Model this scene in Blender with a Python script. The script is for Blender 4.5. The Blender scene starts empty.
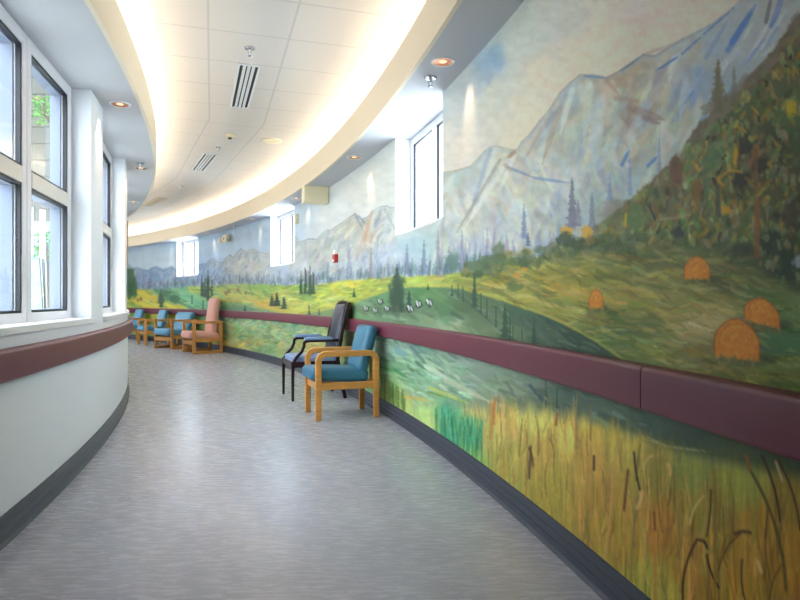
import bpy, math, random
import numpy as np
from mathutils import Vector, Matrix

random.seed(7)
SC = bpy.context.scene
COL = SC.collection

# ------------------------------------------------------------------ layout (metres)
CX, CY = -25.649, -2.347          # centre of the curved corridor
RW, RL = 26.84, 24.36             # mural wall radius, window wall radius
ZS, ZF, ZT = 2.66, 2.954, 3.2     # soffit, top of the fascia, tiled ceiling
RFR, RFL = 26.505, 24.671         # fascia radii
TH0, TH1 = -4.0, 58.0             # corridor extent in degrees
EYE = 1.13
FOC, HOR = 606.1, 300.6           # focal length and horizon in pixels of an 800 wide frame

def pol(R, th, z=0.0):
    t = math.radians(th)
    return Vector((CX + R*math.cos(t), CY + R*math.sin(t), z))

def frame_at(R, th, z=0.0, yaw=0.0):
    """local +y points outwards from the centre, +x back along the corridor"""
    t = math.radians(th) + yaw
    out = Vector((math.cos(t), math.sin(t), 0))
    x = Vector((out.y, -out.x, 0))
    p = pol(R, th, z)
    return Matrix(((x.x, out.x, 0, p.x), (x.y, out.y, 0, p.y), (0, 0, 1, p.z), (0, 0, 0, 1)))

# ------------------------------------------------------------------ materials
def s2l(c):
    return tuple((v/255/12.92 if v/255 <= .04045 else ((v/255+.055)/1.055)**2.4) for v in c)

def mat(name, rgb, rough=.5, spec=.5, metal=0.0, noise=None, bump=None, emit=None, coat=0.0):
    m = bpy.data.materials.new(name)
    m.use_nodes = True
    nt = m.node_tree
    b = nt.nodes['Principled BSDF']
    c = (*s2l(rgb), 1)
    b.inputs['Base Color'].default_value = c
    b.inputs['Roughness'].default_value = rough
    b.inputs['Specular IOR Level'].default_value = spec
    b.inputs['Metallic'].default_value = metal
    b.inputs['Coat Weight'].default_value = coat
    if noise:
        sx, sy, sz, amt = noise
        tc = nt.nodes.new('ShaderNodeTexCoord')
        mp = nt.nodes.new('ShaderNodeMapping')
        mp.inputs['Scale'].default_value = (sx, sy, sz)
        nz = nt.nodes.new('ShaderNodeTexNoise')
        nz.inputs['Scale'].default_value = 1
        nz.inputs['Detail'].default_value = 4
        rp = nt.nodes.new('ShaderNodeValToRGB')
        e = rp.color_ramp.elements
        e[0].position, e[1].position = .3, .7
        e[0].color = tuple(v*(1-amt) for v in c[:3]) + (1,)
        e[1].color = tuple(min(1, v*(1+amt)) for v in c[:3]) + (1,)
        nt.links.new(tc.outputs['Object'], mp.inputs['Vector'])
        nt.links.new(mp.outputs['Vector'], nz.inputs['Vector'])
        nt.links.new(nz.outputs['Fac'], rp.inputs['Fac'])
        nt.links.new(rp.outputs['Color'], b.inputs['Base Color'])
    if bump:
        sc, st = bump
        nz = nt.nodes.new('ShaderNodeTexNoise')
        nz.inputs['Scale'].default_value = sc
        nz.inputs['Detail'].default_value = 3
        bp = nt.nodes.new('ShaderNodeBump')
        bp.inputs['Strength'].default_value = st
        bp.inputs['Distance'].default_value = .002
        nt.links.new(nz.outputs['Fac'], bp.inputs['Height'])
        nt.links.new(bp.outputs['Normal'], b.inputs['Normal'])
    if emit:
        b.inputs['Emission Color'].default_value = (*emit[:3], 1)
        b.inputs['Emission Strength'].default_value = emit[3]
    return m

M = {}
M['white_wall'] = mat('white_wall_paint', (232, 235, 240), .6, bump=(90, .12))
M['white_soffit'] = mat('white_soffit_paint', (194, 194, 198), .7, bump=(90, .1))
M['end_wall'] = mat('beige_end_wall_paint', (168, 158, 146), .6)
M['cream'] = mat('cream_fascia_paint', (228, 214, 190), .6)
M['vinyl'] = mat('white_window_vinyl', (236, 234, 238), .35)
M['transom'] = mat('cream_window_wood', (232, 224, 212), .4)
M['gasket'] = mat('black_rubber_gasket', (14, 13, 22), .45)
M['rail'] = mat('burgundy_vinyl', (116, 52, 69), .38, noise=(3, 3, 3, .05))
M['base'] = mat('slate_rubber_base', (66, 72, 86), .4)
M['oak'] = mat('honey_oak', (222, 154, 78), .36, noise=(8, 8, 60, .13))
M['oak_b'] = mat('golden_oak', (205, 146, 76), .4, noise=(9, 9, 50, .14))
M['mahogany'] = mat('dark_mahogany', (46, 24, 28), .3, noise=(14, 14, 40, .2))
M['teal'] = mat('teal_blue_vinyl', (62, 122, 150), .42, bump=(160, .25))
M['sky_blue'] = mat('light_blue_vinyl', (100, 160, 194), .45, bump=(160, .25))
M['steel_blue'] = mat('steel_blue_vinyl', (136, 162, 204), .3)
M['slate_vinyl'] = mat('dark_slate_vinyl', (46, 48, 66), .28)
M['pink'] = mat('salmon_pink_fabric', (232, 175, 159), .7, bump=(220, .4))
M['chrome'] = mat('brushed_chrome', (200, 202, 208), .22, metal=1.0)
M['white_metal'] = mat('white_enamel', (228, 228, 228), .35)
M['copper'] = mat('copper_reflector', (190, 116, 66), .3, metal=.8)
M['beige_box'] = mat('cream_plastic', (236, 225, 190), .45)
M['red'] = mat('fire_red_plastic', (178, 52, 48), .4)
M['vent_beige'] = mat('beige_vent_enamel', (190, 180, 162), .5)
M['black'] = mat('black_slot', (22, 22, 30), .6)
M['bulb'] = mat('warm_lamp', (255, 220, 170), .5, emit=(1, .6, .3, .55))
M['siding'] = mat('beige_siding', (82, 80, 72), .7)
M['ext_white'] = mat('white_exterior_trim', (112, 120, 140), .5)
M['paver'] = mat('pale_concrete', (190, 188, 180), .8, noise=(2, 2, 2, .1))
M['leaf'] = mat('green_leaf', (96, 150, 70), .5, noise=(6, 6, 6, .3))
M['stem'] = mat('brown_stem', (92, 74, 52), .7)
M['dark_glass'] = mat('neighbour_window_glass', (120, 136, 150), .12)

def glass_mat():
    m = bpy.data.materials.new('window_glass')
    m.use_nodes = True
    nt = m.node_tree
    nt.nodes.remove(nt.nodes['Principled BSDF'])
    out = nt.nodes['Material Output']
    tr = nt.nodes.new('ShaderNodeBsdfTransparent')
    tr.inputs['Color'].default_value = (.93, .96, .97, 1)
    gl = nt.nodes.new('ShaderNodeBsdfGlossy')
    gl.inputs['Roughness'].default_value = .02
    fr = nt.nodes.new('ShaderNodeFresnel')
    fr.inputs['IOR'].default_value = 1.5
    mx = nt.nodes.new('ShaderNodeMixShader')
    ge = nt.nodes.new('ShaderNodeNewGeometry')
    inv = nt.nodes.new('ShaderNodeMath'); inv.operation = 'SUBTRACT'; inv.inputs[0].default_value = 1
    mu = nt.nodes.new('ShaderNodeMath'); mu.operation = 'MULTIPLY'
    nt.links.new(ge.outputs['Backfacing'], inv.inputs[1])
    nt.links.new(inv.outputs[0], mu.inputs[0]); nt.links.new(fr.outputs['Fac'], mu.inputs[1])
    nt.links.new(mu.outputs[0], mx.inputs['Fac'])
    nt.links.new(tr.outputs['BSDF'], mx.inputs[1])
    nt.links.new(gl.outputs['BSDF'], mx.inputs[2])
    nt.links.new(mx.outputs['Shader'], out.inputs['Surface'])
    return m
M['glass'] = glass_mat()

def floor_mat():
    m = mat('grey_marbled_linoleum', (168, 164, 170), .3)
    nt = m.node_tree
    b = nt.nodes['Principled BSDF']
    tc = nt.nodes.new('ShaderNodeTexCoord')
    def nz(scale, detail):
        mp = nt.nodes.new('ShaderNodeMapping')
        mp.inputs['Scale'].default_value = scale
        mp.inputs['Rotation'].default_value = (0, 0, math.radians(-14))
        n = nt.nodes.new('ShaderNodeTexNoise')
        n.inputs['Scale'].default_value = 1
        n.inputs['Detail'].default_value = detail
        n.inputs['Roughness'].default_value = .6
        n.inputs['Distortion'].default_value = .4
        nt.links.new(tc.outputs['Object'], mp.inputs['Vector'])
        nt.links.new(mp.outputs['Vector'], n.inputs['Vector'])
        return n
    a, c, big = nz((9, 46, 9), 5), nz((30, 150, 26), 3), nz((1.1, 1.4, 1), 2)
    mx = nt.nodes.new('ShaderNodeMixRGB')
    mx.inputs['Fac'].default_value = .45
    nt.links.new(a.outputs['Fac'], mx.inputs[1])
    nt.links.new(c.outputs['Fac'], mx.inputs[2])
    rp = nt.nodes.new('ShaderNodeValToRGB')
    e = rp.color_ramp.elements
    e[0].position, e[0].color = .3, (*s2l((178, 178, 188)), 1)
    e[1].position, e[1].color = .7, (*s2l((197, 198, 209)), 1)
    k = rp.color_ramp.elements.new(.5)
    k.color = (*s2l((188, 189, 200)), 1)
    nt.links.new(mx.outputs['Color'], rp.inputs['Fac'])
    m2 = nt.nodes.new('ShaderNodeMixRGB')
    m2.blend_type = 'MULTIPLY'
    m2.inputs['Fac'].default_value = 1
    r2 = nt.nodes.new('ShaderNodeValToRGB')
    r2.color_ramp.elements[0].position, r2.color_ramp.elements[0].color = .35, (.93, .91, .93, 1)
    r2.color_ramp.elements[1].position, r2.color_ramp.elements[1].color = .65, (1, 1, 1, 1)
    nt.links.new(big.outputs['Fac'], r2.inputs['Fac'])
    nt.links.new(rp.outputs['Color'], m2.inputs[1])
    nt.links.new(r2.outputs['Color'], m2.inputs[2])
    nt.links.new(m2.outputs['Color'], b.inputs['Base Color'])
    mr = nt.nodes.new('ShaderNodeMapRange')
    mr.inputs['To Min'].default_value, mr.inputs['To Max'].default_value = .21, .33
    nt.links.new(a.outputs['Fac'], mr.inputs['Value'])
    nt.links.new(mr.outputs['Result'], b.inputs['Roughness'])
    return m
M['floor'] = floor_mat()

def tile_mat():
    """0.61 m ceiling tiles with pale grey joints, laid out in the UVs of each straight ceiling bay"""
    m = mat('white_ceiling_tile', (216, 209, 202), .85, bump=(120, .35))
    nt = m.node_tree
    b = nt.nodes['Principled BSDF']
    uv = nt.nodes.new('ShaderNodeUVMap')
    uv.uv_map = 'tiles'
    sep = nt.nodes.new('ShaderNodeSeparateXYZ')
    nt.links.new(uv.outputs['UV'], sep.inputs['Vector'])
    lines = []
    for ax in ('X', 'Y'):
        fr = nt.nodes.new('ShaderNodeMath'); fr.operation = 'FRACT'
        nt.links.new(sep.outputs[ax], fr.inputs[0])
        ab = nt.nodes.new('ShaderNodeMath'); ab.operation = 'SUBTRACT'; ab.inputs[1].default_value = .5
        nt.links.new(fr.outputs[0], ab.inputs[0])
        a2 = nt.nodes.new('ShaderNodeMath'); a2.operation = 'ABSOLUTE'
        nt.links.new(ab.outputs[0], a2.inputs[0])
        lt = nt.nodes.new('ShaderNodeMath'); lt.operation = 'GREATER_THAN'; lt.inputs[1].default_value = .486
        nt.links.new(a2.outputs[0], lt.inputs[0])
        lines.append(lt)
    mx = nt.nodes.new('ShaderNodeMath'); mx.operation = 'MAXIMUM'
    nt.links.new(lines[0].outputs[0], mx.inputs[0]); nt.links.new(lines[1].outputs[0], mx.inputs[1])
    cm = nt.nodes.new('ShaderNodeMixRGB')
    cm.inputs[1].default_value = (*s2l((216, 209, 202)), 1)
    cm.inputs[2].default_value = (*s2l((198, 192, 187)), 1)
    nt.links.new(mx.outputs[0], cm.inputs['Fac'])
    nt.links.new(cm.outputs['Color'], b.inputs['Base Color'])
    return m
M['tile'] = tile_mat()

# ------------------------------------------------------------------ mesh helpers
class MB:
    def __init__(self):
        self.v, self.f = [], []
    def add(self, vs, fs, mx=None):
        n = len(self.v)
        self.v += [tuple(mx @ Vector(p)) if mx is not None else tuple(p) for p in vs]
        self.f += [tuple(i+n for i in f) for f in fs]
        return self
    def box(self, x0, x1, y0, y1, z0, z1, mx=None):
        vs = [(x, y, z) for z in (z0, z1) for y in (y0, y1) for x in (x0, x1)]
        return self.add(vs, [(0, 2, 3, 1), (4, 5, 7, 6), (0, 1, 5, 4), (2, 6, 7, 3), (0, 4, 6, 2), (1, 3, 7, 5)], mx)
    def bar(self, p, q, w, d, side=(1, 0, 0)):
        """square bar from p to q, w wide along side, d deep across it"""
        p, q = Vector(p), Vector(q)
        t = (q-p).normalized()
        s = Vector(side); s = (s - t*s.dot(t)).normalized()
        u = t.cross(s)
        return self.sweep([p, q], [(-w/2, -d/2), (w/2, -d/2), (w/2, d/2), (-w/2, d/2)], s)
    def sweep(self, path, sec, side=(1, 0, 0), scale=None):
        path = [Vector(p) for p in path]
        n, k = len(path), len(sec)
        vs = []
        for i, p in enumerate(path):
            a = (path[i]-path[i-1]).normalized() if i else None
            b = (path[i+1]-path[i]).normalized() if i < n-1 else None
            t = ((a or b) + (b or a)).normalized()
            st = 1.0
            if a and b:
                st = 1/max(.4, math.sqrt((1+a.dot(b))/2))
            s = Vector(side); s = (s - t*s.dot(t)).normalized()
            u = t.cross(s)
            g = scale[i] if scale else 1
            vs += [p + s*(c[0]*g) + u*(c[1]*g*st) for c in sec]
        fs = []
        for i in range(n-1):
            for j in range(k):
                fs.append((i*k+j, i*k+(j+1) % k, (i+1)*k+(j+1) % k, (i+1)*k+j))
        fs.append(tuple(reversed(range(k))))
        fs.append(tuple((n-1)*k+j for j in range(k)))
        return self.add(vs, fs)
    def tube(self, path, r, n=8, side=(1, 0, 0.01), scale=None):
        return self.sweep(path, [(r*math.cos(2*math.pi*i/n), r*math.sin(2*math.pi*i/n)) for i in range(n)], side, scale)
    def lathe(self, prof, n=24, mx=None):
        vs, fs = [], []
        for r, z in prof:
            for i in range(n):
                a = 2*math.pi*i/n
                vs.append((r*math.cos(a), r*math.sin(a), z))
        for j in range(len(prof)-1):
            for i in range(n):
                fs.append((j*n+i, j*n+(i+1) % n, (j+1)*n+(i+1) % n, (j+1)*n+i))
        if prof[0][0] > 1e-6: pass
        return self.add(vs, fs, mx)
    def arc(self, prof, t0, t1, n=None):
        """closed (R,z) outline swept along the corridor's curve"""
        n = n or max(2, int(abs(t1-t0)/.5))
        k = len(prof)
        vs, fs = [], []
        for i in range(n+1):
            t = t0+(t1-t0)*i/n
            vs += [pol(R, t, z) for R, z in prof]
        for i in range(n):
            for j in range(k):
                fs.append((i*k+j, (i+1)*k+j, (i+1)*k+(j+1) % k, i*k+(j+1) % k))
        fs.append(tuple(range(k)))
        fs.append(tuple(n*k+j for j in reversed(range(k))))
        return self.add(vs, fs)
    def cushion(self, w, d, h, r, puff=0.0, mx=None, n=8, taper=0.0):
        """rounded upholstered block centred on the origin"""
        hx = (w/2, d/2, h/2)
        idx, vs, fs = {}, [], []
        ts = []
        for i in range(n+1):
            t = -1+2*i/n
            ts.append(math.copysign(abs(t)**.75, t))
        def vert(p):
            key = tuple(round(c, 5) for c in p)
            if key not in idx:
                q = [p[a]*hx[a] for a in range(3)]
                rr = min(r, *(hx[a]*.98 for a in range(3)))
                inn = [max(-hx[a]+rr, min(hx[a]-rr, q[a])) for a in range(3)]
                dv = Vector([q[a]-inn[a] for a in range(3)])
                o = Vector(inn) + (dv.normalized()*rr if dv.length > 1e-9 else dv)
                o.z += math.copysign(puff*(1-p[0]**2)*(1-p[1]**2), p[2]) * abs(p[2])
                o.x *= 1 - taper*(p[1]+1)/2
                idx[key] = len(vs); vs.append(o)
            return idx[key]
        for ax in range(3):
            for sg in (-1, 1):
                for i in range(n):
                    for j in range(n):
                        quad = []
                        for a, b in ((i, j), (i+1, j), (i+1, j+1), (i, j+1)):
                            p = [0, 0, 0]
                            p[ax] = sg; p[(ax+1) % 3] = ts[a]; p[(ax+2) % 3] = ts[b]
                            quad.append(vert(p))
                        fs.append(tuple(quad if sg > 0 else reversed(quad)))
        return self.add(vs, fs, mx)
    def build(self, name, m, parent=None, bevel=0.0, smooth=False, seg=2):
        me = bpy.data.meshes.new(name)
        me.from_pydata(self.v, [], self.f)
        me.validate()
        me.materials.append(m)
        import bmesh
        bm = bmesh.new(); bm.from_mesh(me)
        bmesh.ops.recalc_face_normals(bm, faces=bm.faces)
        bm.to_mesh(me); bm.free()
        o = bpy.data.objects.new(name, me)
        COL.objects.link(o)
        if parent: o.parent = parent
        if smooth:
            me.shade_smooth()
        if bevel:
            b = o.modifiers.new('soft_edges', 'BEVEL')
            b.width, b.segments, b.limit_method, b.angle_limit = bevel, seg, 'ANGLE', math.radians(40)
            b.harden_normals = False
            me.shade_smooth()
            w = o.modifiers.new('weighted', 'WEIGHTED_NORMAL')
        return o

def tag(o, label=None, cat=None, group=None, kind=None):
    if label: o['label'] = label
    if cat: o['category'] = cat
    if group: o['group'] = group
    if kind: o['kind'] = kind
    return o

def thing(name, label, cat, mx=None, group=None):
    o = bpy.data.objects.new(name, None)
    o.empty_display_size = .1
    COL.objects.link(o)
    if mx is not None: o.matrix_world = mx
    return tag(o, label, cat, group)

def copy_tree(o, parent=None):
    c = o.copy(); COL.objects.link(c); c.parent = parent
    for ch in [x for x in bpy.data.objects if x.parent == o]:
        copy_tree(ch, c)
    return c

def structure(o):
    o['kind'] = 'structure'
    return o

# ------------------------------------------------------------------ the mural, as paint on the wall
RIGHT_WINDOWS = [(14.68, 17.48), (26.85, 29.74), (39.33, 42.3)]
SILL_R = 1.74

def build_mural_wall():
    rng = np.random.default_rng(11)
    # columns: fine where the wall is near, coarser towards both ends
    def th_of_x(x):
        a = (x-400)/FOC
        A, B, Cc = a*a+1, -2*(a*CX+CY), CX*CX+CY*CY-RW*RW
        Z = (-B+math.sqrt(B*B-4*A*Cc))/2/A
        return math.degrees(math.atan2(Z-CY, a*Z-CX))
    ths = [th_of_x(800-i) for i in range(0, 680)]
    step = .02/RW*180/math.pi
    near = list(np.arange(TH0, ths[0]-step*.5, step))
    far = list(np.linspace(ths[-1], TH1, 24))[1:]
    th = np.array(near+ths+far)
    for e in [v for w in RIGHT_WINDOWS for v in w]:
        th[np.argmin(abs(th-e))] = e
    NZ = 540
    zs = np.linspace(0, ZS, NZ)
    zs[np.argmin(abs(zs-SILL_R))] = SILL_R
    NC = len(th)
    tr = np.radians(th)
    WX, WY = CX+RW*np.cos(tr), CY+RW*np.sin(tr)
    th800 = ths[0]
    depth = np.where(th >= th800, WY, 1.25)
    depth = np.maximum(depth, 1.2)
    XI = np.where(th >= th800, 400+FOC*WX/np.maximum(WY, .5), 800+(th800-th)/180*math.pi*RW*300)
    YI = HOR-FOC*(zs[None, :]-EYE)/depth[:, None]
    order = np.argsort(XI)
    XS = XI[order]
    Xg = np.repeat(XI[:, None], NZ, 1)
    C = np.zeros((NC, NZ, 3))
    TAB = rng.random((256, 256))
    def vn(x, y, seed=0):
        xi, yi = np.floor(x).astype(int), np.floor(y).astype(int)
        fx, fy = x-xi, y-yi
        fx, fy = fx*fx*(3-2*fx), fy*fy*(3-2*fy)
        xi, yi = xi+seed*37, yi+seed*91
        g = lambda a, b: TAB[(xi+a) & 255, (yi+b) & 255]
        return (g(0, 0)*(1-fx)+g(1, 0)*fx)*(1-fy)+(g(0, 1)*(1-fx)+g(1, 1)*fx)*fy
    def fbm(x, y, seed=0, o=4):
        s, a, t = 0, .5, 0
        for k in range(o):
            s = s+a*vn(x*2**k, y*2**k, seed+k); t += a; a *= .5
        return s/t
    sm = lambda a, b, v: np.clip((v-a)/(b-a), 0, 1)**2*(3-2*np.clip((v-a)/(b-a), 0, 1))
    N1 = fbm(Xg/40, YI/26, 1)-.5
    N2 = fbm(Xg/40, YI/26, 9)-.5
    NF = fbm(Xg/7, YI/5, 17)-.5
    NV = fbm(Xg/4, YI/40, 23)-.5      # vertical grain
    def field(pts, sig=1.0, warp=26, ay=1.3):
        """soft blend of paint colours placed at (x, y)"""
        x, y = Xg+N1*warp*2, YI+N2*warp*2
        num, den = np.zeros((NC, NZ, 3)), np.zeros((NC, NZ))
        for px, py, c in pts:
            d2 = ((x-px)**2+((y-py)*ay)**2)/(60*sig)**2
            w = 1/(d2+.02)**2
            num += w[..., None]*(np.array(c)/255.); den += w
        return num/den[..., None]
    def lay(mask, col, a=1.0):
        nonlocal C
        mk = (mask*a)[..., None]
        C = C*(1-mk)+np.asarray(col)*mk
    def ridge(pts):
        p = np.array(pts, float)
        return np.interp(Xg, p[:, 0], p[:, 1])
    def cols(x0, x1):
        a, b = np.searchsorted(XS, x0), np.searchsorted(XS, x1)
        return order[a:b]
    def rows(cs, y0, y1):
        if len(cs) == 0: return slice(0, 0)
        d = depth[cs]
        zl = min(((HOR-y1)*d/FOC).min(), ((HOR-y1)*d/FOC).max())+EYE
        zh = max(((HOR-y0)*d/FOC).min(), ((HOR-y0)*d/FOC).max())+EYE
        a = max(0, int(zl/ZS*NZ)-2); b = min(NZ, int(zh/ZS*NZ)+3)
        return slice(a, max(a, b))
    def blend(cs, rs, mk, col, a):
        sub = C[cs, rs]
        mk = np.clip(mk*a, 0, 1)[..., None]
        C[cs, rs] = sub*(1-mk)+np.array(col)/255.*mk
    def stroke(x0, y0, x1, y1, w, col, a=.8, taper=True, bow=0.0):
        pad = w+abs(bow)+1.2
        cs = cols(min(x0, x1)-pad, max(x0, x1)+pad)
        if len(cs) == 0: return
        rs = rows(cs, min(y0, y1)-pad, max(y0, y1)+pad)
        X, Y = Xg[cs, rs], YI[cs, rs]
        if X.size == 0: return
        dx, dy = x1-x0, y1-y0
        L2 = dx*dx+dy*dy+1e-6
        t = np.clip(((X-x0)*dx+(Y-y0)*dy)/L2, 0, 1)
        off = bow*4*t*(1-t)
        L = math.sqrt(L2)
        qx, qy = x0+dx*t-dy/L*off, y0+dy*t+dx/L*off
        d = np.hypot(X-qx, Y-qy)
        ww = w*(np.minimum(1, 2.4*(1-t)+.15) if taper else 1)
        mk = 1-sm(.35, 1.0, d/np.maximum(ww, .45))
        blend(cs, rs, mk, col, a)
    def blob(x, y, rx, ry, col, a=.9, rough=.35, seed=0, soft=.25):
        cs = cols(x-rx*1.5, x+rx*1.5)
        rs = rows(cs, y-ry*1.5, y+ry*1.5)
        X, Y = Xg[cs, rs], YI[cs, rs]
        if X.size == 0: return
        n = fbm(X/max(rx, 1.5)*2.2+seed*3.1, Y/max(ry, 1.5)*2.2+seed*1.7, 5, 3)-.5
        r = np.hypot((X-x)/rx, (Y-y)/ry)+n*rough*2
        blend(cs, rs, 1-sm(1-soft, 1+soft, r), col, a)
    def conifer(x, yt, yb, hw, col, a=.9, seed=0):
        cs = cols(x-hw*1.4, x+hw*1.4)
        rs = rows(cs, yt-2, yb+2)
        X, Y = Xg[cs, rs], YI[cs, rs]
        if X.size == 0: return
        t = np.clip((Y-yt)/(yb-yt), 0, 1.2)
        k = max(4, (yb-yt)/7)
        saw = (t*k) % 1.0
        n = vn(X/1.6+seed, Y/2.2+seed*7, 3)
        wd = hw*(t**.8)*(.55+.45*saw)*(.6+.7*n)+.35
        mk = (1-sm(.7, 1.15, abs(X-x)/wd))*(Y >= yt)*(1-sm(.96, 1.06, t))
        blend(cs, rs, mk, col, a)
    jit = lambda c, s: tuple(np.clip(np.array(c)+rng.normal(0, s)+rng.normal(0, s*.45, 3), 0, 255))
    def pick(x, y):
        i = order[min(len(XS)-1, np.searchsorted(XS, x))]
        z = EYE+(HOR-y)*depth[i]/FOC
        return C[i, int(np.clip(z/ZS*NZ, 0, NZ-1))]*255
    def dabs(n, xr, yfun, ln, w, ang, js, a=.5, tint=None, tf=.3):
        """short strokes that pick up the paint under them"""
        for _ in range(n):
            x = rng.uniform(*xr)
            y0, y1 = yfun(x)
            if y1 <= y0: continue
            y = rng.uniform(y0, y1)
            c = pick(x, y)
            if tint and rng.random() < tf:
                c = .45*c+.55*np.array(tint[rng.integers(len(tint))])
            l = ln*rng.uniform(.5, 1.5); g = math.radians(ang+rng.normal(0, 14))
            stroke(x, y, x+l*math.cos(g), y+l*math.sin(g), w*rng.uniform(.6, 1.4), jit(c, js), a, True, rng.normal(0, l*.06))
    # ---- sky
    sky = [(150, 250, (182, 200, 214)), (182, 244, (180, 202, 222)), (200, 238, (182, 202, 220)), (320, 240, (204, 212, 216)), (345, 225, (214, 216, 210)), (300, 236, (190, 206, 222)), (127, 262, (178, 196, 212)), (160, 258, (190, 206, 216)), (205, 252, (172, 200, 226)), (250, 238, (178, 200, 220)),
           (225, 230, (186, 204, 222)), (300, 215, (196, 212, 222)), (330, 215, (218, 222, 220)), (360, 190, (214, 216, 208)), (390, 160, (206, 210, 204)),
           (446, 100, (166, 178, 180)), (452, 150, (206, 200, 186)), (485, 60, (166, 182, 192)), (470, 90, (186, 190, 188)), (500, 100, (194, 196, 182)), (520, 40, (186, 192, 182)),
           (560, 20, (188, 188, 176)), (560, 70, (204, 192, 170)), (600, 50, (212, 194, 170)), (640, 20, (200, 186, 176)), (700, 10, (202, 188, 172)),
           (520, 120, (204, 196, 172)), (760, -40, (190, 186, 184)), (900, -80, (170, 180, 200)), (640, 45, (212, 192, 172))]
    lay(np.ones((NC, NZ)), field(sky, .8, 18))
    dabs(420, (440, 760), lambda x: (-60, 160), 34, 11, 80, 4, .14, [(210, 205, 185), (170, 185, 200), (214, 196, 176)], .4)
    dabs(220, (127, 400), lambda x: (200, 270), 8, 2.5, 80, 4, .25, [(200, 215, 228), (222, 222, 214)], .4)
    for _ in range(20):
        x = rng.uniform(466, 500)
        stroke(x, 92-(x-455)*1.15+6, x+rng.uniform(2, 8), 116-(x-455)*1.1, 9, jit((120, 154, 186), 8), .10)
    # ---- mountains
    R1 = [(60, 268), (128, 270), (136, 267), (144, 269), (148, 270), (152, 267), (156, 266), (163, 269), (168, 268), (172, 266), (176, 270), (186, 268), (198, 265),
          (202, 263), (206, 263), (210, 259), (214, 258), (218, 261), (222, 262), (226, 257), (230, 254), (233, 257), (236, 253), (241, 248), (246, 252),
          (250, 249), (253, 248), (258, 251), (266, 253), (280, 246), (296, 236), (300, 241), (304, 240), (308, 238), (313, 238), (316, 239), (322, 233), (328, 229),
          (330, 230), (336, 226), (342, 222), (350, 216), (355, 213), (358, 219), (361, 222), (363, 218), (368, 216), (373, 210), (380, 206), (386, 205),
          (391, 207), (400, 206), (420, 190), (443, 172), (455, 170), (470, 166), (478, 158), (485, 150), (490, 146), (496, 145), (503, 147), (512, 149), (517, 149),
          (522, 141), (530, 133), (540, 120), (550, 108), (560, 92), (570, 82), (580, 74), (592, 74), (606, 77), (620, 70), (632, 62), (643, 54), (655, 55),
          (683, 38), (713, 23), (733, 7), (745, -6), (800, -60), (1400, -260)]
    rd = ridge(R1)
    mp = [(345, 255, (196, 194, 184)), (325, 268, (188, 192, 192)), (355, 270, (186, 190, 196)), (300, 275, (182, 188, 196)), (130, 280, (150, 168, 184)), (150, 278, (128, 150, 172)), (170, 280, (150, 166, 182)), (205, 272, (130, 160, 198)), (215, 275, (170, 184, 200)), (226, 268, (160, 180, 204)),
          (240, 260, (200, 198, 186)), (240, 275, (190, 190, 196)), (255, 262, (196, 194, 178)), (285, 270, (184, 190, 200)), (298, 262, (186, 190, 200)), (310, 255, (196, 196, 186)),
          (330, 250, (200, 198, 180)), (350, 235, (202, 196, 174)), (365, 240, (206, 186, 160)), (382, 225, (206, 206, 192)), (380, 255, (186, 190, 196)), (420, 250, (168, 188, 190)),
          (446, 200, (166, 166, 156)), (455, 240, (180, 180, 184)), (470, 190, (176, 176, 160)), (480, 215, (186, 180, 160)), (500, 170, (176, 186, 186)), (500, 210, (164, 180, 196)),
          (520, 165, (190, 176, 150)), (530, 200, (182, 182, 170)), (545, 150, (176, 176, 168)), (560, 110, (180, 178, 166)), (575, 95, (168, 180, 184)), (590, 130, (176, 190, 184)),
          (560, 190, (166, 184, 194)), (580, 190, (168, 184, 188)), (620, 100, (164, 172, 166)), (640, 115, (150, 138, 132)), (615, 85, (172, 152, 136)), (650, 95, (168, 176, 160)), (620, 160, (158, 176, 186)),
          (660, 130, (162, 172, 166)), (690, 90, (140, 162, 186)), (660, 62, (170, 166, 160)), (700, 50, (164, 172, 178)), (720, 45, (150, 166, 188)), (750, 40, (164, 174, 190)), (770, 10, (166, 174, 186)), (690, 130, (166, 174, 172)), (900, -60, (150, 165, 185))]
    MC = field(mp, .5, 16)
    kx = sm(400, 450, Xg)[..., None]
    MC = MC*(np.array([.96, 1.0, 1.03])*(1-kx)+np.array([1.0, 1.0, .95])*kx)
    lay(sm(-1.2, 1.2, YI-rd+NF*2.4), MC)
    fall = [(126, 140, 160), (190, 200, 186), (184, 196, 190), (178, 200, 214), (206, 204, 184), (132, 152, 184), (176, 162, 146), (214, 216, 208), (196, 170, 140)]
    dabs(900, (443, 700), lambda x: (np.interp(x, *np.array(R1).T)+5, 250), 23, 4.8, 112, 10, .42, fall, .65)
    dabs(520, (443, 620), lambda x: (max(150, np.interp(x, *np.array(R1).T)+5), 255), 15, 4.0, 62, 9, .33, fall, .5)
    dabs(1000, (292, 396), lambda x: (np.interp(x, *np.array(R1).T)+3, 275), 9, 2.0, 115, 10, .42, fall, .6)
    dabs(460, (125, 272), lambda x: (np.interp(x, *np.array(R1).T)+2, 284), 6, 1.5, 110, 11, .5, [(96, 124, 170), (214, 206, 194), (168, 156, 176), (136, 164, 202), (120, 136, 156)], .6)
    for (a, b) in zip(R1[1:-4], R1[2:-3]):      # painted contour along the skyline
        big = a[0] > 400
        stroke(a[0], a[1]+1, b[0], b[1]+1, 1.6 if big else .9, jit((118, 138, 162) if a[0] < 400 or a[0] > 570 else (138, 140, 136), 10), rng.uniform(.1, .5), False)
        stroke(a[0], a[1]+4, b[0], b[1]+4, 2.4 if big else 1.2, jit((150, 165, 180), 8), .3, False)
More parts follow.
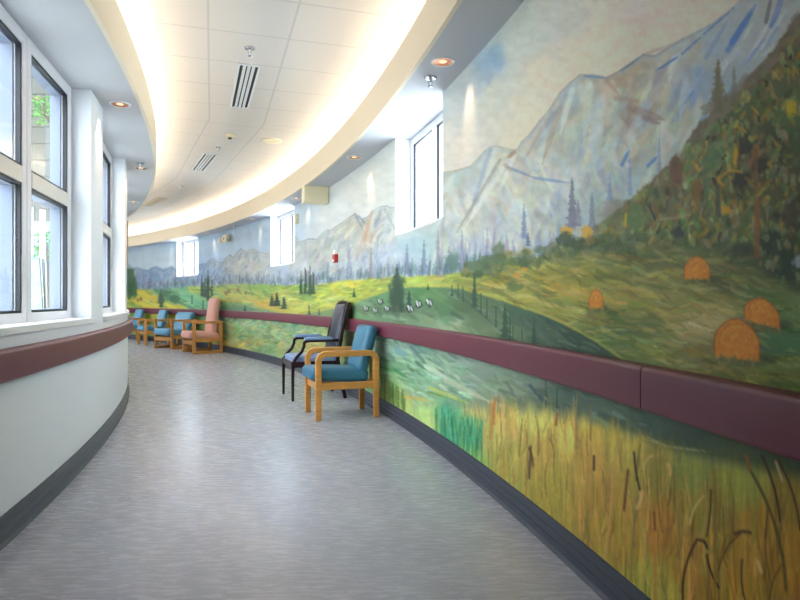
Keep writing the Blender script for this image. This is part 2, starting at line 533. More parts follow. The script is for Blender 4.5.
    for x0, y0, x1, y1, w, c, a in [
            (490, 150, 470, 215, 3, (130, 150, 176), .5), (496, 148, 480, 205, 3, (196, 202, 196), .6), (516, 152, 500, 190, 3, (210, 214, 206), .5), (503, 168, 462, 232, 3.4, (206, 208, 198), .6),
            (500, 160, 455, 235, 2.5, (128, 128, 112), .45), (515, 152, 507, 158, 3, (146, 112, 84), .6), (507, 167, 535, 178, 2.2, (112, 136, 160), .7), (535, 178, 570, 183, 2.2, (112, 140, 176), .7),
            (505, 165, 512, 172, 3, (168, 150, 128), .6), (552, 112, 524, 160, 3, (146, 150, 150), .5), (560, 108, 542, 165, 4, (150, 120, 90), .35), (566, 96, 535, 150, 4, (128, 152, 182), .35), (556, 112, 545, 128, 3, (128, 130, 128), .4),
            (572, 90, 560, 135, 4, (196, 208, 202), .6), (590, 88, 584, 140, 6, (192, 204, 192), .5), (600, 100, 594, 170, 9, (180, 196, 196), .5), (606, 110, 640, 150, 8, (188, 196, 190), .4),
            (585, 76, 607, 78, 1.8, (92, 132, 176), .7), (606, 80, 620, 96, 3, (170, 138, 120), .5), (616, 98, 640, 102, 4, (160, 130, 116), .4), (630, 108, 665, 120, 6, (138, 110, 104), .45), (644, 118, 660, 124, 4, (132, 104, 104), .5),
            (622, 70, 645, 54, 2.2, (110, 124, 150), .6), (643, 55, 700, 34, 2.5, (150, 150, 148), .5), (648, 60, 672, 62, 3, (176, 176, 170), .5),
            (656, 71, 682, 54, 1.7, (84, 124, 178), .8), (682, 54, 704, 34, 1.7, (94, 126, 174), .8), (704, 34, 734, 8, 1.8, (96, 126, 170), .7), (640, 72, 662, 70, 3, (186, 178, 164), .5),
            (706, 58, 728, 20, 3, (116, 140, 178), .6), (732, 42, 752, 12, 4.5, (66, 112, 184), .75), (728, 50, 742, 30, 4, (80, 122, 186), .7), (740, 30, 756, 4, 4, (88, 128, 188), .6), (766, 22, 772, -6, 3, (96, 100, 110), .6),
            (748, 60, 770, 20, 3, (196, 202, 204), .6), (722, 66, 742, 50, 4, (184, 194, 204), .5), (772, 26, 784, -8, 4, (78, 118, 184), .6), (762, 48, 786, 10, 3.5, (190, 196, 200), .6), (742, 66, 760, 46, 4, (146, 164, 192), .5),
            (700, 70, 690, 112, 5, (120, 152, 196), .45), (686, 80, 680, 120, 5, (176, 188, 196), .5), (668, 88, 662, 110, 6, (196, 192, 150), .4), (712, 96, 702, 128, 4, (170, 186, 206), .6), (700, 100, 694, 132, 4, (182, 190, 190), .5)]:
        stroke(x0, y0, x1, y1, w, c, a)
    for x0, y0, x1, y1, c in [(372, 212, 362, 252, (196, 152, 122)), (368, 222, 360, 248, (200, 160, 130)), (355, 214, 364, 232, (142, 146, 152)), (350, 219, 340, 246, (178, 174, 160)), (384, 208, 398, 236, (170, 172, 168)), (329, 231, 322, 254, (164, 172, 172)), (358, 216, 366, 224, (120, 132, 150))]:
        stroke(x0, y0, x1, y1, 1.8, c, .6)
    for _ in range(26):
        x = rng.uniform(690, 790); y = np.interp(x, [690, 790], [80, -20])+rng.uniform(0, 70)
        stroke(x, y, x-rng.uniform(8, 22), y+rng.uniform(14, 34), 2.2, jit([(100, 138, 192), (196, 202, 206), (150, 164, 186)][rng.integers(3)], 8), .45)
    # ---- misty spruces at the foot of the mountains
    TB = lambda x: np.interp(x, [100, 127, 160, 200, 230, 300, 340, 395, 443, 470, 500, 540, 600, 660], [288, 289, 288, 285, 284, 285, 282, 277, 276, 270, 263, 258, 240, 205])
    mist = [(132, 144, 176), (150, 150, 176), (122, 138, 160), (160, 168, 190), (138, 126, 152), (150, 170, 176), (120, 150, 150)]
    for _ in range(560):
        x = rng.uniform(124, 575)
        sc = np.interp(x, [124, 300, 443, 575], [.4, .7, 1.25, 1.5])
        b = TB(x)+rng.uniform(-6, 4)*sc
        h = rng.uniform(5, 26)*sc*(.75 if x < 420 else 1)
        if x > 500: h *= .75
        conifer(x, b-h, b, rng.uniform(1.3, 3.2)*sc, jit(mist[rng.integers(len(mist))], 13), rng.uniform(.14, .42), rng.uniform(0, 9))
    for x, t, b, w, c, a in [(572, 177, 228, 7, (112, 112, 132), .8), (578, 200, 226, 5, (120, 116, 136), .6), (592, 192, 228, 5, (118, 132, 152), .7), (610, 173, 200, 3.5, (110, 138, 178), .6), (630, 150, 195, 3, (120, 144, 182), .55), (659, 137, 172, 3, (120, 140, 170), .6), (524, 203, 238, 4, (104, 122, 158), .7),
                             (528, 232, 246, 3, (72, 94, 130), .7), (462, 230, 274, 4, (116, 122, 158), .6), (449, 246, 274, 3.5, (110, 112, 146), .6), (438, 230, 275, 3, (126, 116, 132), .6), (424, 240, 274, 4, (92, 112, 148), .6), (407, 244, 274, 3.4, (110, 120, 156), .6), (371, 248, 278, 2.6, (132, 110, 112), .6), (349, 245, 278, 4, (138, 140, 168), .55), (328, 262, 283, 2, (100, 130, 150), .6), (150, 272, 288, 2, (120, 110, 120), .6)]:
        conifer(x, t, b, w, c, a, x)
    base = [(70, 102, 88), (92, 112, 142), (84, 120, 104), (110, 116, 146), (60, 88, 80), (126, 150, 150)]
    for _ in range(620):
        x = rng.uniform(126, 480); sc = np.interp(x, [126, 300, 480], [.5, .8, 1.4])
        y = TB(x)+rng.uniform(-9, 4)*sc
        stroke(x, y+3*sc, x+rng.normal(0, .8), y-rng.uniform(2, 8)*sc, rng.uniform(.7, 1.5)*sc, jit(base[rng.integers(6)], 10), rng.uniform(.2, .5))
    for x0, y0, x1, y1 in [(622, 165, 629, 150), (648, 166, 658, 156)]:
        stroke(x0, y0, x1, y1, 2.6, (78, 118, 178), .7)
    # ---- meadows
    MT = [(60, 290), (127, 290), (160, 289), (200, 286), (230, 284), (262, 284), (300, 286), (320, 284), (345, 281), (395, 277), (443, 275), (470, 271), (500, 263), (540, 258), (570, 250), (600, 240), (650, 236), (800, 238), (1400, 240)]
    mt = ridge(MT)
    mead = [(130, 302, (190, 190, 80)), (133, 308, (140, 180, 80)), (145, 296, (214, 196, 72)), (150, 303, (222, 198, 66)), (165, 294, (74, 128, 92)), (175, 307, (222, 202, 70)), (160, 288, (86, 130, 110)), (182, 291, (120, 186, 130)), (190, 300, (120, 190, 140)), (200, 307, (110, 180, 140)), (203, 292, (190, 200, 90)),
            (215, 299, (140, 184, 110)), (222, 291, (176, 190, 96)), (236, 292, (196, 196, 100)), (250, 294, (184, 188, 92)), (262, 288, (140, 180, 90)), (262, 302, (206, 180, 80)), (232, 307, (120, 170, 124)), (245, 307, (128, 176, 126)), (282, 305, (196, 186, 82)), (275, 290, (156, 186, 84)), (300, 292, (140, 176, 78)), (296, 303, (206, 206, 96)), (318, 300, (200, 210, 84)), (335, 290, (212, 208, 72)),
            (350, 288, (208, 204, 72)), (372, 286, (180, 190, 70)), (360, 298, (184, 196, 76)), (385, 282, (160, 170, 70)), (330, 306, (190, 190, 90)), (412, 281, (172, 186, 76)), (435, 279, (188, 170, 84)), (455, 280, (140, 160, 66)), (478, 276, (150, 152, 66)), (500, 280, (174, 148, 66)), (520, 268, (134, 136, 60)), (540, 282, (168, 146, 56)), (560, 276, (150, 136, 60)),
            (510, 296, (148, 150, 62)), (545, 300, (124, 130, 60)), (580, 292, (166, 142, 56)), (565, 315, (140, 140, 64)), (600, 275, (126, 130, 66)), (620, 290, (146, 140, 72)), (640, 262, (96, 104, 62)), (660, 280, (128, 130, 74)), (620, 325, (92, 106, 62)), (650, 345, (110, 124, 66)), (690, 300, (140, 134, 76)), (700, 320, (172, 158, 104)), (680, 350, (124, 120, 74)), (715, 355, (122, 116, 66)), (730, 280, (90, 96, 54)),
            (760, 270, (86, 92, 54)), (770, 300, (106, 124, 66)), (785, 340, (82, 122, 78)), (775, 365, (108, 124, 62)), (760, 345, (72, 110, 78)), (800, 310, (104, 130, 72)), (600, 345, (84, 110, 62)), (800, 380, (100, 116, 56)), (740, 375, (124, 124, 62)), (900, 320, (100, 124, 66)), (1000, 330, (110, 124, 60))]
    lay(sm(-2, 2.5, YI-mt+NF*4), field(mead, .32, 9, 2.0))
    dabs(1500, (440, 830), lambda x: (np.interp(x, *np.array(MT).T)+1, np.interp(x, [440, 560, 700, 830], [300, 340, 380, 400])), 20, 2.4, 12, 11, .55, [(186, 164, 84), (78, 96, 50), (170, 146, 60), (118, 132, 66), (98, 104, 54), (196, 184, 120)], .6)
    dabs(800, (270, 450), lambda x: (np.interp(x, *np.array(MT).T)+2, 308), 8, 1.5, -8, 12, .55, [(214, 206, 96), (104, 140, 66), (176, 186, 90), (150, 140, 70), (130, 170, 110)], .6)
    dabs(560, (126, 270), lambda x: (np.interp(x, *np.array(MT).T)+1, 310), 6, 1.1, 18, 12, .55, [(100, 170, 130), (200, 200, 96), (60, 120, 84), (150, 200, 150)], .45)
    for x0, y0, x1, y1, w, c in [(130, 299, 160, 311, 2.4, (226, 206, 70)), (138, 291, 165, 302, 2.4, (214, 186, 56)), (128, 303, 150, 313, 2, (130, 176, 86)), (165, 304, 186, 312, 1.6, (228, 210, 80)), (155, 290, 186, 305, 2.6, (78, 134, 96)), (172, 288, 205, 299, 2.4, (136, 196, 150)), (182, 296, 215, 306, 2, (120, 196, 150)), (176, 302, 200, 311, 1.6, (90, 160, 124)),
                                 (206, 294, 222, 299, 1.8, (206, 198, 92)), (220, 301, 258, 300, 1.4, (204, 178, 84)), (250, 300, 285, 312, 2.2, (216, 176, 76)), (262, 302, 290, 309, 1.6, (190, 160, 64)), (264, 292, 272, 299, 2.5, (112, 150, 90)), (316, 313, 350, 302, 2, (214, 200, 84)), (352, 284, 352, 289, 3, (232, 204, 70))]:
        stroke(x0, y0, x1, y1, w, c, .7)
    for x, y in [(226, 293), (229, 291), (238, 290), (246, 293), (141, 299), (138, 300)]:
        blob(x, y, 1.5, 2.2, (150, 104, 66), .7, .5, x)
    # ---- rolling green hill in front of the meadow, running on below the rail
    HL = [(60, 330), (127, 330), (222, 306), (240, 305), (262, 309), (290, 315), (300, 315), (325, 310), (345, 306), (370, 297), (395, 289), (415, 287), (440, 287), (458, 288), (480, 294), (505, 302), (525, 309), (550, 318), (575, 330), (600, 345), (640, 372), (700, 400), (800, 440), (1400, 560)]
    hl = ridge(HL)
    hill = [(235, 310, (112, 164, 132)), (300, 318, (130, 164, 136)), (330, 312, (128, 160, 116)), (355, 308, (120, 168, 128)), (375, 305, (104, 154, 112)), (395, 310, (104, 136, 108)), (420, 300, (88, 138, 92)), (440, 305, (84, 128, 92)), (445, 322, (150, 176, 148)), (430, 316, (116, 150, 122)), (465, 305, (84, 112, 84)), (480, 318, (96, 122, 96)),
            (505, 330, (104, 128, 98)), (520, 316, (72, 104, 86)), (545, 330, (74, 102, 88)), (565, 335, (58, 84, 70)), (590, 346, (56, 84, 70)), (620, 365, (66, 92, 66)),
            (390, 345, (150, 190, 176)), (410, 350, (130, 172, 168)), (400, 362, (120, 176, 140)), (420, 375, (140, 188, 158)), (385, 375, (140, 190, 130)), (440, 370, (156, 190, 166)), (460, 360, (142, 170, 156)), (480, 372, (130, 156, 142)), (500, 385, (136, 162, 140)), (530, 380, (118, 142, 128)), (545, 398, (92, 116, 104)), (580, 395, (84, 110, 104)), (600, 405, (90, 116, 104)), (640, 430, (78, 102, 92)),
            (680, 445, (70, 92, 80)), (720, 455, (84, 100, 76)), (800, 470, (76, 92, 62)), (1000, 560, (80, 90, 50)),
            (240, 330, (150, 190, 120)), (255, 340, (176, 190, 110)), (235, 342, (206, 192, 100)), (270, 330, (130, 176, 130)), (285, 345, (176, 186, 112)), (300, 335, (140, 180, 126)), (310, 345, (186, 176, 104)), (262, 350, (120, 180, 130)), (330, 345, (170, 180, 110)), (355, 365, (120, 170, 130)), (290, 320, (120, 170, 140)), (250, 322, (150, 190, 160)), (180, 335, (120, 170, 110)), (140, 330, (170, 190, 110))]
    lay(sm(-1.5, 1.8, YI-hl+NF*3), field(hill, .28, 8, 1.7)*np.array([1.0, .95, .9]))
    dabs(700, (350, 640), lambda x: (np.interp(x, *np.array(HL).T)+2, np.interp(x, [350, 640], [365, 440])), 13, 2.2, 28, 9, .5, [(58, 82, 66), (136, 152, 132), (108, 124, 78), (84, 100, 70)], .5)
    dabs(900, (222, 345), lambda x: (318, 372), 5, 1.7, 24, 15, .55, [(214, 200, 110), (130, 206, 156), (90, 160, 116), (222, 226, 160), (200, 166, 120), (170, 214, 180)], .7)
    dabs(600, (222, 345), lambda x: (318, 372), 5, 1.6, -35, 15, .5, [(206, 200, 110), (120, 196, 146), (84, 150, 108), (216, 222, 160), (190, 170, 120), (170, 214, 180)], .65)
    dabs(420, (372, 470), lambda x: (338+(x-372)*.3, 400), 8, 1.8, 24, 12, .5, [(130, 200, 150), (96, 160, 110), (206, 224, 196), (176, 206, 136), (140, 176, 172), (190, 220, 200), (196, 214, 180)], .55)
    dabs(160, (126, 222), lambda x: (312, 350), 4, 1.1, 24, 12, .5, [(200, 200, 90), (90, 160, 110), (60, 120, 80)], .5)
    for i in range(len(HL)-2):
        a, b = HL[i], HL[i+1]
        if 290 < a[0] < 640:
            stroke(a[0], a[1]-1.5, b[0], b[1]-1.5, 1.8, jit((176, 172, 78), 8), .45, False)
    for x0, y0, x1, y1, w, c in [(455, 291, 500, 330, 2.2, (70, 96, 84)), (500, 330, 560, 372, 2.2, (64, 88, 84)), (530, 385, 548, 408, 2.4, (60, 80, 84)), (540, 396, 560, 416, 2.6, (66, 84, 80)), (411, 347, 428, 366, 2.2, (84, 120, 108)), (416, 362, 426, 370, 2, (60, 100, 88)), (426, 366, 450, 380, 3.4, (196, 210, 186)), (398, 350, 406, 356, 5, (112, 158, 166)), (446, 380, 490, 402, 4, (196, 196, 166)), (490, 402, 520, 412, 4, (190, 176, 140)),
                                 (640, 436, 672, 448, 2.2, (182, 176, 140)), (664, 446, 710, 452, 1.8, (170, 166, 124)), (600, 414, 650, 440, 5, (66, 88, 80)), (700, 452, 790, 468, 2, (74, 92, 62)), (395, 370, 408, 378, 2.5, (60, 130, 84)), (380, 366, 396, 372, 3, (80, 160, 96)), (430, 388, 470, 404, 2.6, (206, 200, 80)), (428, 392, 448, 398, 2, (112, 150, 60)), (384, 316, 408, 320, 3, (140, 170, 140)), (452, 313, 465, 320, 3, (66, 96, 80)), (548, 322, 574, 342, 3.2, (50, 76, 70)), (540, 316, 566, 328, 2.4, (56, 84, 74))]:
        stroke(x0, y0, x1, y1, w, c, .65)
    # ---- near grasses below the rail
    GT = [(60, 900), (370, 900), (380, 395), (400, 392), (420, 398), (440, 402), (470, 408), (500, 405), (540, 408), (580, 414), (620, 424), (660, 440), (700, 452), (800, 474), (900, 500), (1400, 640)]
    gt = ridge(GT)
    gr = [(384, 400, (126, 150, 84)), (400, 405, (170, 190, 104)), (410, 396, (206, 186, 90)), (420, 410, (176, 204, 124)), (436, 425, (184, 200, 116)), (446, 412, (80, 160, 120)), (460, 425, (84, 162, 120)), (475, 435, (80, 160, 110)), (480, 412, (190, 178, 104)), (470, 450, (120, 176, 96)), (490, 440, (168, 158, 84)), (510, 425, (184, 156, 84)), (500, 460, (158, 148, 68)), (530, 420, (186, 180, 92)), (540, 450, (166, 140, 66)),
          (550, 490, (152, 138, 58)), (570, 430, (176, 160, 76)), (590, 460, (158, 128, 60)), (600, 500, (146, 116, 50)), (620, 440, (158, 140, 64)), (620, 540, (140, 118, 44)), (650, 470, (124, 112, 52)), (660, 520, (140, 100, 40)), (690, 470, (108, 110, 52)), (700, 510, (116, 104, 44)), (700, 560, (136, 102, 38)), (740, 480, (112, 112, 48)), (760, 530, (128, 100, 36)), (730, 590, (136, 104, 34)), (790, 500, (110, 92, 36)), (790, 560, (130, 96, 32)), (650, 590, (132, 128, 52)), (800, 620, (120, 96, 36)), (1000, 640, (120, 96, 40))]
    fld = field(gr, .3, 10, .8)
    lay(sm(-10, 14, YI-gt+NV*22+N1*12), fld)
    C[:] = np.clip(C*(1+(NV*.34*sm(0, 20, YI-gt))[..., None])*(1+np.interp(Xg, [380, 560, 700, 900], [.08, .14, .34, .4])*sm(-4, 12, YI-gt))[..., None], 0, 1)
    blades = [(84, 62, 36), (120, 124, 56), (214, 176, 92), (206, 140, 58), (176, 112, 46), (186, 146, 70), (104, 72, 40), (120, 128, 54), (206, 170, 96), (92, 88, 44), (150, 84, 40), (150, 150, 70), (196, 130, 60)]
    for _ in range(1000):
        x = rng.uniform(462, 860) if rng.random() < .8 else rng.uniform(860, 1300)
        top = np.interp(x, *np.array(GT).T)
        bot = np.interp(x, [462, 520, 600, 860, 1300], [455, 500, 570, 760, 900])
        y = rng.uniform(top+np.interp(x, [462, 600, 680, 860], [-6, 0, 34, 46]), bot); sc = np.interp(x, [462, 860], [.55, 1.5])
        l = rng.uniform(14, 62)*sc
        c = .35*pick(x, y)+.65*np.array(blades[rng.integers(len(blades))])*np.interp(x, [462, 800], [1.08, .84])
        stroke(x, y+l*.5, x+rng.normal(0, 3.4)*sc, y-l*.5, rng.uniform(.6, 2.2)*sc, jit(c, 14), rng.uniform(.2, .65), True, rng.normal(0, 2.2))
    for _ in range(190):                            # teal reeds and fence of green blades
        x = rng.uniform(434, 482); y = np.interp(x, [434, 482], [405, 418])+rng.uniform(0, 26)
        stroke(x, y+rng.uniform(8, 22), x+rng.normal(0, 1), y-4, 1.1, jit([(50, 140, 108), (96, 176, 130), (40, 118, 84), (130, 184, 110)][rng.integers(4)], 8), .55)
    for _ in range(80):
        x = rng.uniform(381, 405); y = np.interp(x, [381, 405], [380, 398])
        stroke(x, y+rng.uniform(6, 20), x, y-6, 1.0, jit([(110, 140, 70), (150, 170, 84), (80, 104, 56)][rng.integers(3)], 8), .55)
    stroke(405, 397, 432, 401, 2.4, (216, 180, 80), .6)
    for x0, y0, x1, y1, w, c, bow in [(490, 438, 492, 404, 2.6, (186, 132, 66), 1), (494, 424, 496, 398, 1.8, (180, 112, 56), -1), (529, 478, 531, 446, 1.6, (84, 58, 40), 0), (533, 466, 529, 448, 1.4, (90, 62, 40), 1), (556, 425, 557, 414, 2, (150, 90, 40), 0),
                                      (683, 600, 697, 540, 1.9, (60, 40, 26), -5), (697, 540, 707, 548, 2.2, (56, 36, 26), -3), (707, 555, 719, 588, 1.8, (62, 42, 26), 2), (719, 570, 740, 534, 1.6, (104, 70, 30), -4), (735, 534, 750, 533, 2.6, (76, 54, 34), -2), (746, 538, 760, 568, 1.5, (180, 140, 60), -3), (758, 562, 761, 572, 2.4, (206, 180, 110), 0),
                                      (786, 590, 750, 470, 2.4, (88, 76, 36), 8), (750, 470, 746, 456, 2.4, (150, 96, 50), 0), (780, 520, 762, 456, 2, (70, 56, 34), 3), (800, 530, 778, 460, 1.8, (84, 62, 34), 4), (776, 462, 782, 480, 2.2, (186, 160, 110), 0), (631, 580, 639, 496, 1.8, (140, 118, 70), -2), (637, 508, 642, 492, 2.8, (206, 170, 110), 1), (640, 490, 634, 452, 1.6, (56, 48, 36), -1), (643, 468, 652, 456, 2, (196, 168, 110), -2),
                                      (690, 524, 704, 496, 1.6, (196, 174, 104), -3), (707, 536, 711, 490, 1.6, (72, 62, 36), 1), (594, 470, 594, 456, 1.8, (70, 52, 40), 0), (624, 510, 628, 470, 2, (110, 70, 40), 0), (670, 475, 668, 464, 2.2, (206, 168, 90), 1), (745, 600, 742, 560, 1.6, (90, 62, 30), -2), (770, 600, 782, 565, 1.6, (110, 74, 30), -3), (655, 530, 654, 512, 1.6, (120, 70, 40), 0), (604, 560, 612, 470, 2, (190, 150, 90), 2), (655, 600, 650, 520, 2, (184, 122, 60), 2), (715, 600, 714, 470, 2, (140, 112, 46), 0)]:
        stroke(x0, y0, x1, y1, w, c, .8, False, bow)
    # ---- forested slope on the right
    FU = [(100, 900), (554, 900), (560, 250), (585, 236), (600, 223), (620, 207), (640, 192), (660, 173), (680, 153), (700, 123), (712, 112), (730, 96), (747, 80), (773, 52), (787, 30), (800, 14), (850, -60), (1400, -300)]
    FL = [(560, 246), (590, 240), (640, 243), (670, 240), (700, 245), (730, 258), (760, 268), (790, 284), (820, 290), (1400, 300)]
    fu, fl = ridge(FU), ridge(FL)
    fr = [(600, 230, (92, 90, 76)), (620, 218, (100, 96, 70)), (635, 222, (88, 110, 70)), (660, 205, (92, 80, 58)), (672, 190, (104, 74, 58)), (690, 215, (84, 84, 58)), (700, 180, (80, 98, 66)), (720, 150, (76, 90, 58)), (700, 140, (92, 88, 70)), (740, 120, (66, 78, 48)), (760, 100, (70, 82, 48)), (740, 92, (104, 92, 74)), (785, 60, (84, 76, 54)), (790, 40, (92, 84, 66)), (770, 140, (58, 64, 40)), (790, 110, (72, 92, 52)),
          (750, 170, (72, 66, 38)), (730, 190, (78, 76, 40)), (770, 200, (70, 72, 40)), (790, 180, (66, 66, 40)), (700, 230, (84, 92, 56)), (740, 230, (74, 88, 48)), (790, 230, (60, 64, 40)), (680, 245, (66, 84, 54)), (720, 255, (60, 76, 48)), (790, 265, (48, 64, 44)), (660, 235, (92, 90, 60)), (640, 240, (86, 92, 58)), (900, 100, (70, 76, 44)), (1100, 100, (80, 80, 50))]
    fm = sm(-3, 3, YI-fu+NF*14)*(1-sm(-14, 14, YI-fl+N1*30))
    lay(fm, field(fr, .3, 10, 1)*1.18)
    pal = [(84, 112, 60), (62, 72, 42), (112, 98, 60), (108, 132, 80), (118, 90, 54), (46, 50, 34), (140, 118, 48), (78, 106, 80), (122, 122, 88), (96, 120, 62), (132, 140, 96)]
    for _ in range(1900):
        x = rng.uniform(600, 900); y = rng.uniform(np.interp(x, *np.array(FU).T)+2, np.interp(x, *np.array(FL).T)-4)
        if y < -120: continue
        c = .3*pick(x, y)+.7*np.array(pal[rng.integers(len(pal))])*1.16
        g = rng.uniform(50, 140); l = rng.uniform(4, 12)
        stroke(x, y, x+l*math.cos(math.radians(g)), y+l*math.sin(math.radians(g)), rng.uniform(1.8, 4.4), jit(c, 10), .68)
    for _ in range(120):
        x = rng.uniform(690, 800); y = rng.uniform(np.interp(x, *np.array(FU).T)+16, 235)
        stroke(x, y, x+rng.normal(0, 4), y+rng.uniform(3, 9), rng.uniform(1.4, 2.8), jit([(168, 136, 40), (186, 150, 50), (128, 98, 40), (140, 146, 60), (36, 40, 28)][rng.integers(5)], 8), .6)
    blob(628, 216, 30, 15, (100, 94, 74), .45, .4, 2, .4); blob(668, 195, 16, 22, (98, 84, 66), .35, .4, 6, .4)
    for _ in range(90):
        x = rng.uniform(690, 812); y = np.interp(x, *np.array(FU).T)+rng.uniform(-3, 13)
        stroke(x, y, x+rng.uniform(5, 12), y-rng.uniform(6, 14), rng.uniform(2.5, 5), jit([(118, 108, 92), (100, 94, 78), (126, 120, 110)][rng.integers(3)], 7), .35)
    for x, y, rx, ry, c in [(791, 108, 5, 8, (196, 168, 26)), (726, 210, 6, 4, (206, 150, 40)), (756, 152, 5, 9, (150, 108, 50)), (737, 152, 3, 8, (156, 120, 40)), (745, 146, 7, 10, (44, 40, 30)), (740, 180, 8, 10, (42, 44, 32)), (760, 165, 8, 8, (46, 44, 30)), (697, 190, 5, 12, (120, 86, 44)), (676, 170, 7, 16, (104, 74, 58)), (636, 218, 9, 14, (92, 124, 74)), (678, 233, 6, 6, (50, 62, 58)), (770, 242, 10, 13, (42, 62, 48)), (745, 250, 12, 9, (56, 70, 48)), (785, 262, 9, 16, (44, 62, 44)), (766, 238, 4, 4, (110, 126, 92)), (800, 262, 7, 6, (150, 160, 176)), (792, 215, 10, 14, (66, 62, 44)), (800, 150, 12, 20, (70, 84, 52)), (710, 160, 8, 14, (84, 112, 74)), (690, 155, 6, 6, (96, 120, 84))]:
        blob(x, y, rx, ry, c, .75, .45, x)
    for x0, y0, x1, y1, w, c in [(757, 256, 757, 190, 4.4, (132, 88, 52)), (757, 192, 755, 150, 3.6, (112, 84, 56)), (757, 192, 770, 180, 2.4, (126, 100, 50)), (757, 190, 746, 178, 2, (126, 104, 48)), (757, 196, 764, 188, 2, (140, 140, 60)), (721, 204, 719, 178, 2.4, (176, 140, 50)), (719, 178, 730, 170, 2.2, (170, 136, 50)), (730, 170, 742, 172, 2, (176, 146, 56)), (718, 215, 718, 186, 4, (70, 80, 62)), (708, 215, 704, 170, 3, (84, 104, 76)), (736, 150, 735, 162, 3, (186, 150, 40)), (625, 226, 626, 214, 2, (190, 164, 40)), (612, 204, 611, 195, 1, (120, 140, 170)), (649, 206, 656, 222, 1.4, (60, 60, 60)), (660, 220, 690, 215, 1.3, (156, 140, 110)), (651, 230, 660, 215, 1.6, (150, 120, 70))]:
        stroke(x0, y0, x1, y1, w, c, .8, False)
    conifer(718, 58, 118, 13, (118, 112, 92), .85, 3); conifer(718, 66, 112, 7, (96, 96, 76), .6, 8)
    conifer(734, 66, 100, 5, (112, 112, 98), .6, 5); blob(708, 108, 7, 6, (124, 116, 92), .6, .6, 2)
    # ---- bushes between mountain and meadow
    bush = [(146, 140, 80), (110, 128, 96), (62, 82, 56), (84, 104, 66), (76, 96, 60), (104, 116, 72), (70, 88, 70)]
    for _ in range(230):
        x = rng.uniform(465, 645)
        y = np.interp(x, [472, 500, 540, 565, 600, 640], [272, 264, 258, 250, 244, 246])+rng.uniform(-9, 7)
        blob(x, y, rng.uniform(2, 6), rng.uniform(2, 5), jit(bush[rng.integers(7)], 8), .5, .5, x)
    for x, y, rx, ry, c, a in [(453, 262, 7, 9, (82, 116, 96), .7), (499, 254, 6, 12, (94, 112, 78), .75), (489, 262, 9, 7, (86, 106, 76), .7), (475, 266, 8, 5, (90, 116, 96), .6), (520, 262, 14, 4, (80, 100, 66), .5), (567, 232, 6, 6, (206, 156, 56), .85), (587, 232, 6, 6, (204, 160, 60), .85), (566, 240, 9, 8, (62, 80, 58), .85), (578, 245, 7, 6, (66, 80, 54), .8), (590, 240, 5, 5, (140, 110, 60), .6), (540, 250, 6, 5, (88, 112, 90), .6), (524, 269, 3, 2, (206, 140, 50), .7), (517, 275, 3, 3, (196, 130, 50), .7), (515, 287, 9, 4, (80, 104, 62), .7), (512, 283, 5, 2, (84, 110, 60), .6), (606, 262, 10, 5, (110, 118, 74), .6), (570, 262, 12, 6, (104, 116, 74), .6), (590, 255, 9, 5, (140, 130, 84), .5)]:
        blob(x, y, rx, ry, c, a, .5, x)
    # ---- dark spruces
    dk = (48, 76, 60)
    for x, t, b, w in [(301, 271, 294, 2.2), (305.4, 267, 294, 2.5), (310, 266, 295, 2.6), (313.4, 271, 294, 2.2), (202, 275, 296, 1.8), (208, 270, 300, 3.2), (205, 278, 297, 2), (212, 280, 296, 1.6), (161, 290, 307, 2.4), (397, 264, 310, 9), (398, 280, 312, 8), (409, 290, 310, 4.5), (277, 292, 306, 4), (272, 294, 306, 3.4), (284, 297, 309, 4), (309, 305, 315, 1.2), (319, 309, 315, .9), (192, 295, 304, .8), (203, 300, 309, .8), (245, 305, 311, 1.6), (354, 289, 297, 2), (474.5, 273, 307, 3.2), (505, 304, 338, 5), (534, 319, 346, 3.2), (510, 316, 340, 1.2), (452, 285, 296, 1.2), (458, 284, 298, 1), (463, 286, 302, 1.1), (487, 298, 318, .9), (481, 293, 313, .9), (496, 306, 327, .9), (513, 326, 345, .9), (522, 330, 348, .9), (546, 380, 396, 1), (557, 388, 408, 1), (428, 284, 290, 1.5)]:
        conifer(x, t, b, w, jit(dk, 5), .88, x)
    for x, y, rx, ry in [(397, 290, 7, 15), (396, 300, 8, 9)]:
        blob(x, y, rx, ry, (54, 82, 62), .85, .6, x, .35)
    blob(397, 312, 3, 6, (84, 100, 84), .6, .5, 4)
    for x, y, rx, ry in [(130, 280, 5, 12), (133, 288, 4.5, 10), (129, 292, 4, 8)]:
        blob(x, y, rx, ry, (66, 104, 66), .85, .5, x)
    blob(161, 300, 3, 7, (60, 88, 70), .85, .4, 3); blob(175, 299, 5, 4, (60, 110, 80), .7, .5, 3); blob(308, 298, 8, 3, (104, 150, 84), .6, .5, 2)
    # ---- cattle on the green hill, each a couple of dabs
    for x, y in [(366, 309), (375, 311), (387, 309), (380, 302), (410, 309), (418.5, 304.5), (429, 303)]:
        s = 1.3 if x > 400 else 1
        blob(x+.4, y, 2.6*s, 2.8*s, (44, 54, 58), .85, .5, x)
        stroke(x-1.4*s, y-2.4*s, x-.2*s, y+1.6*s, .9*s, (226, 228, 226), .9); stroke(x+.8*s, y-1.6*s, x+1.6*s, y+1.6*s, .8*s, (220, 222, 224), .85)
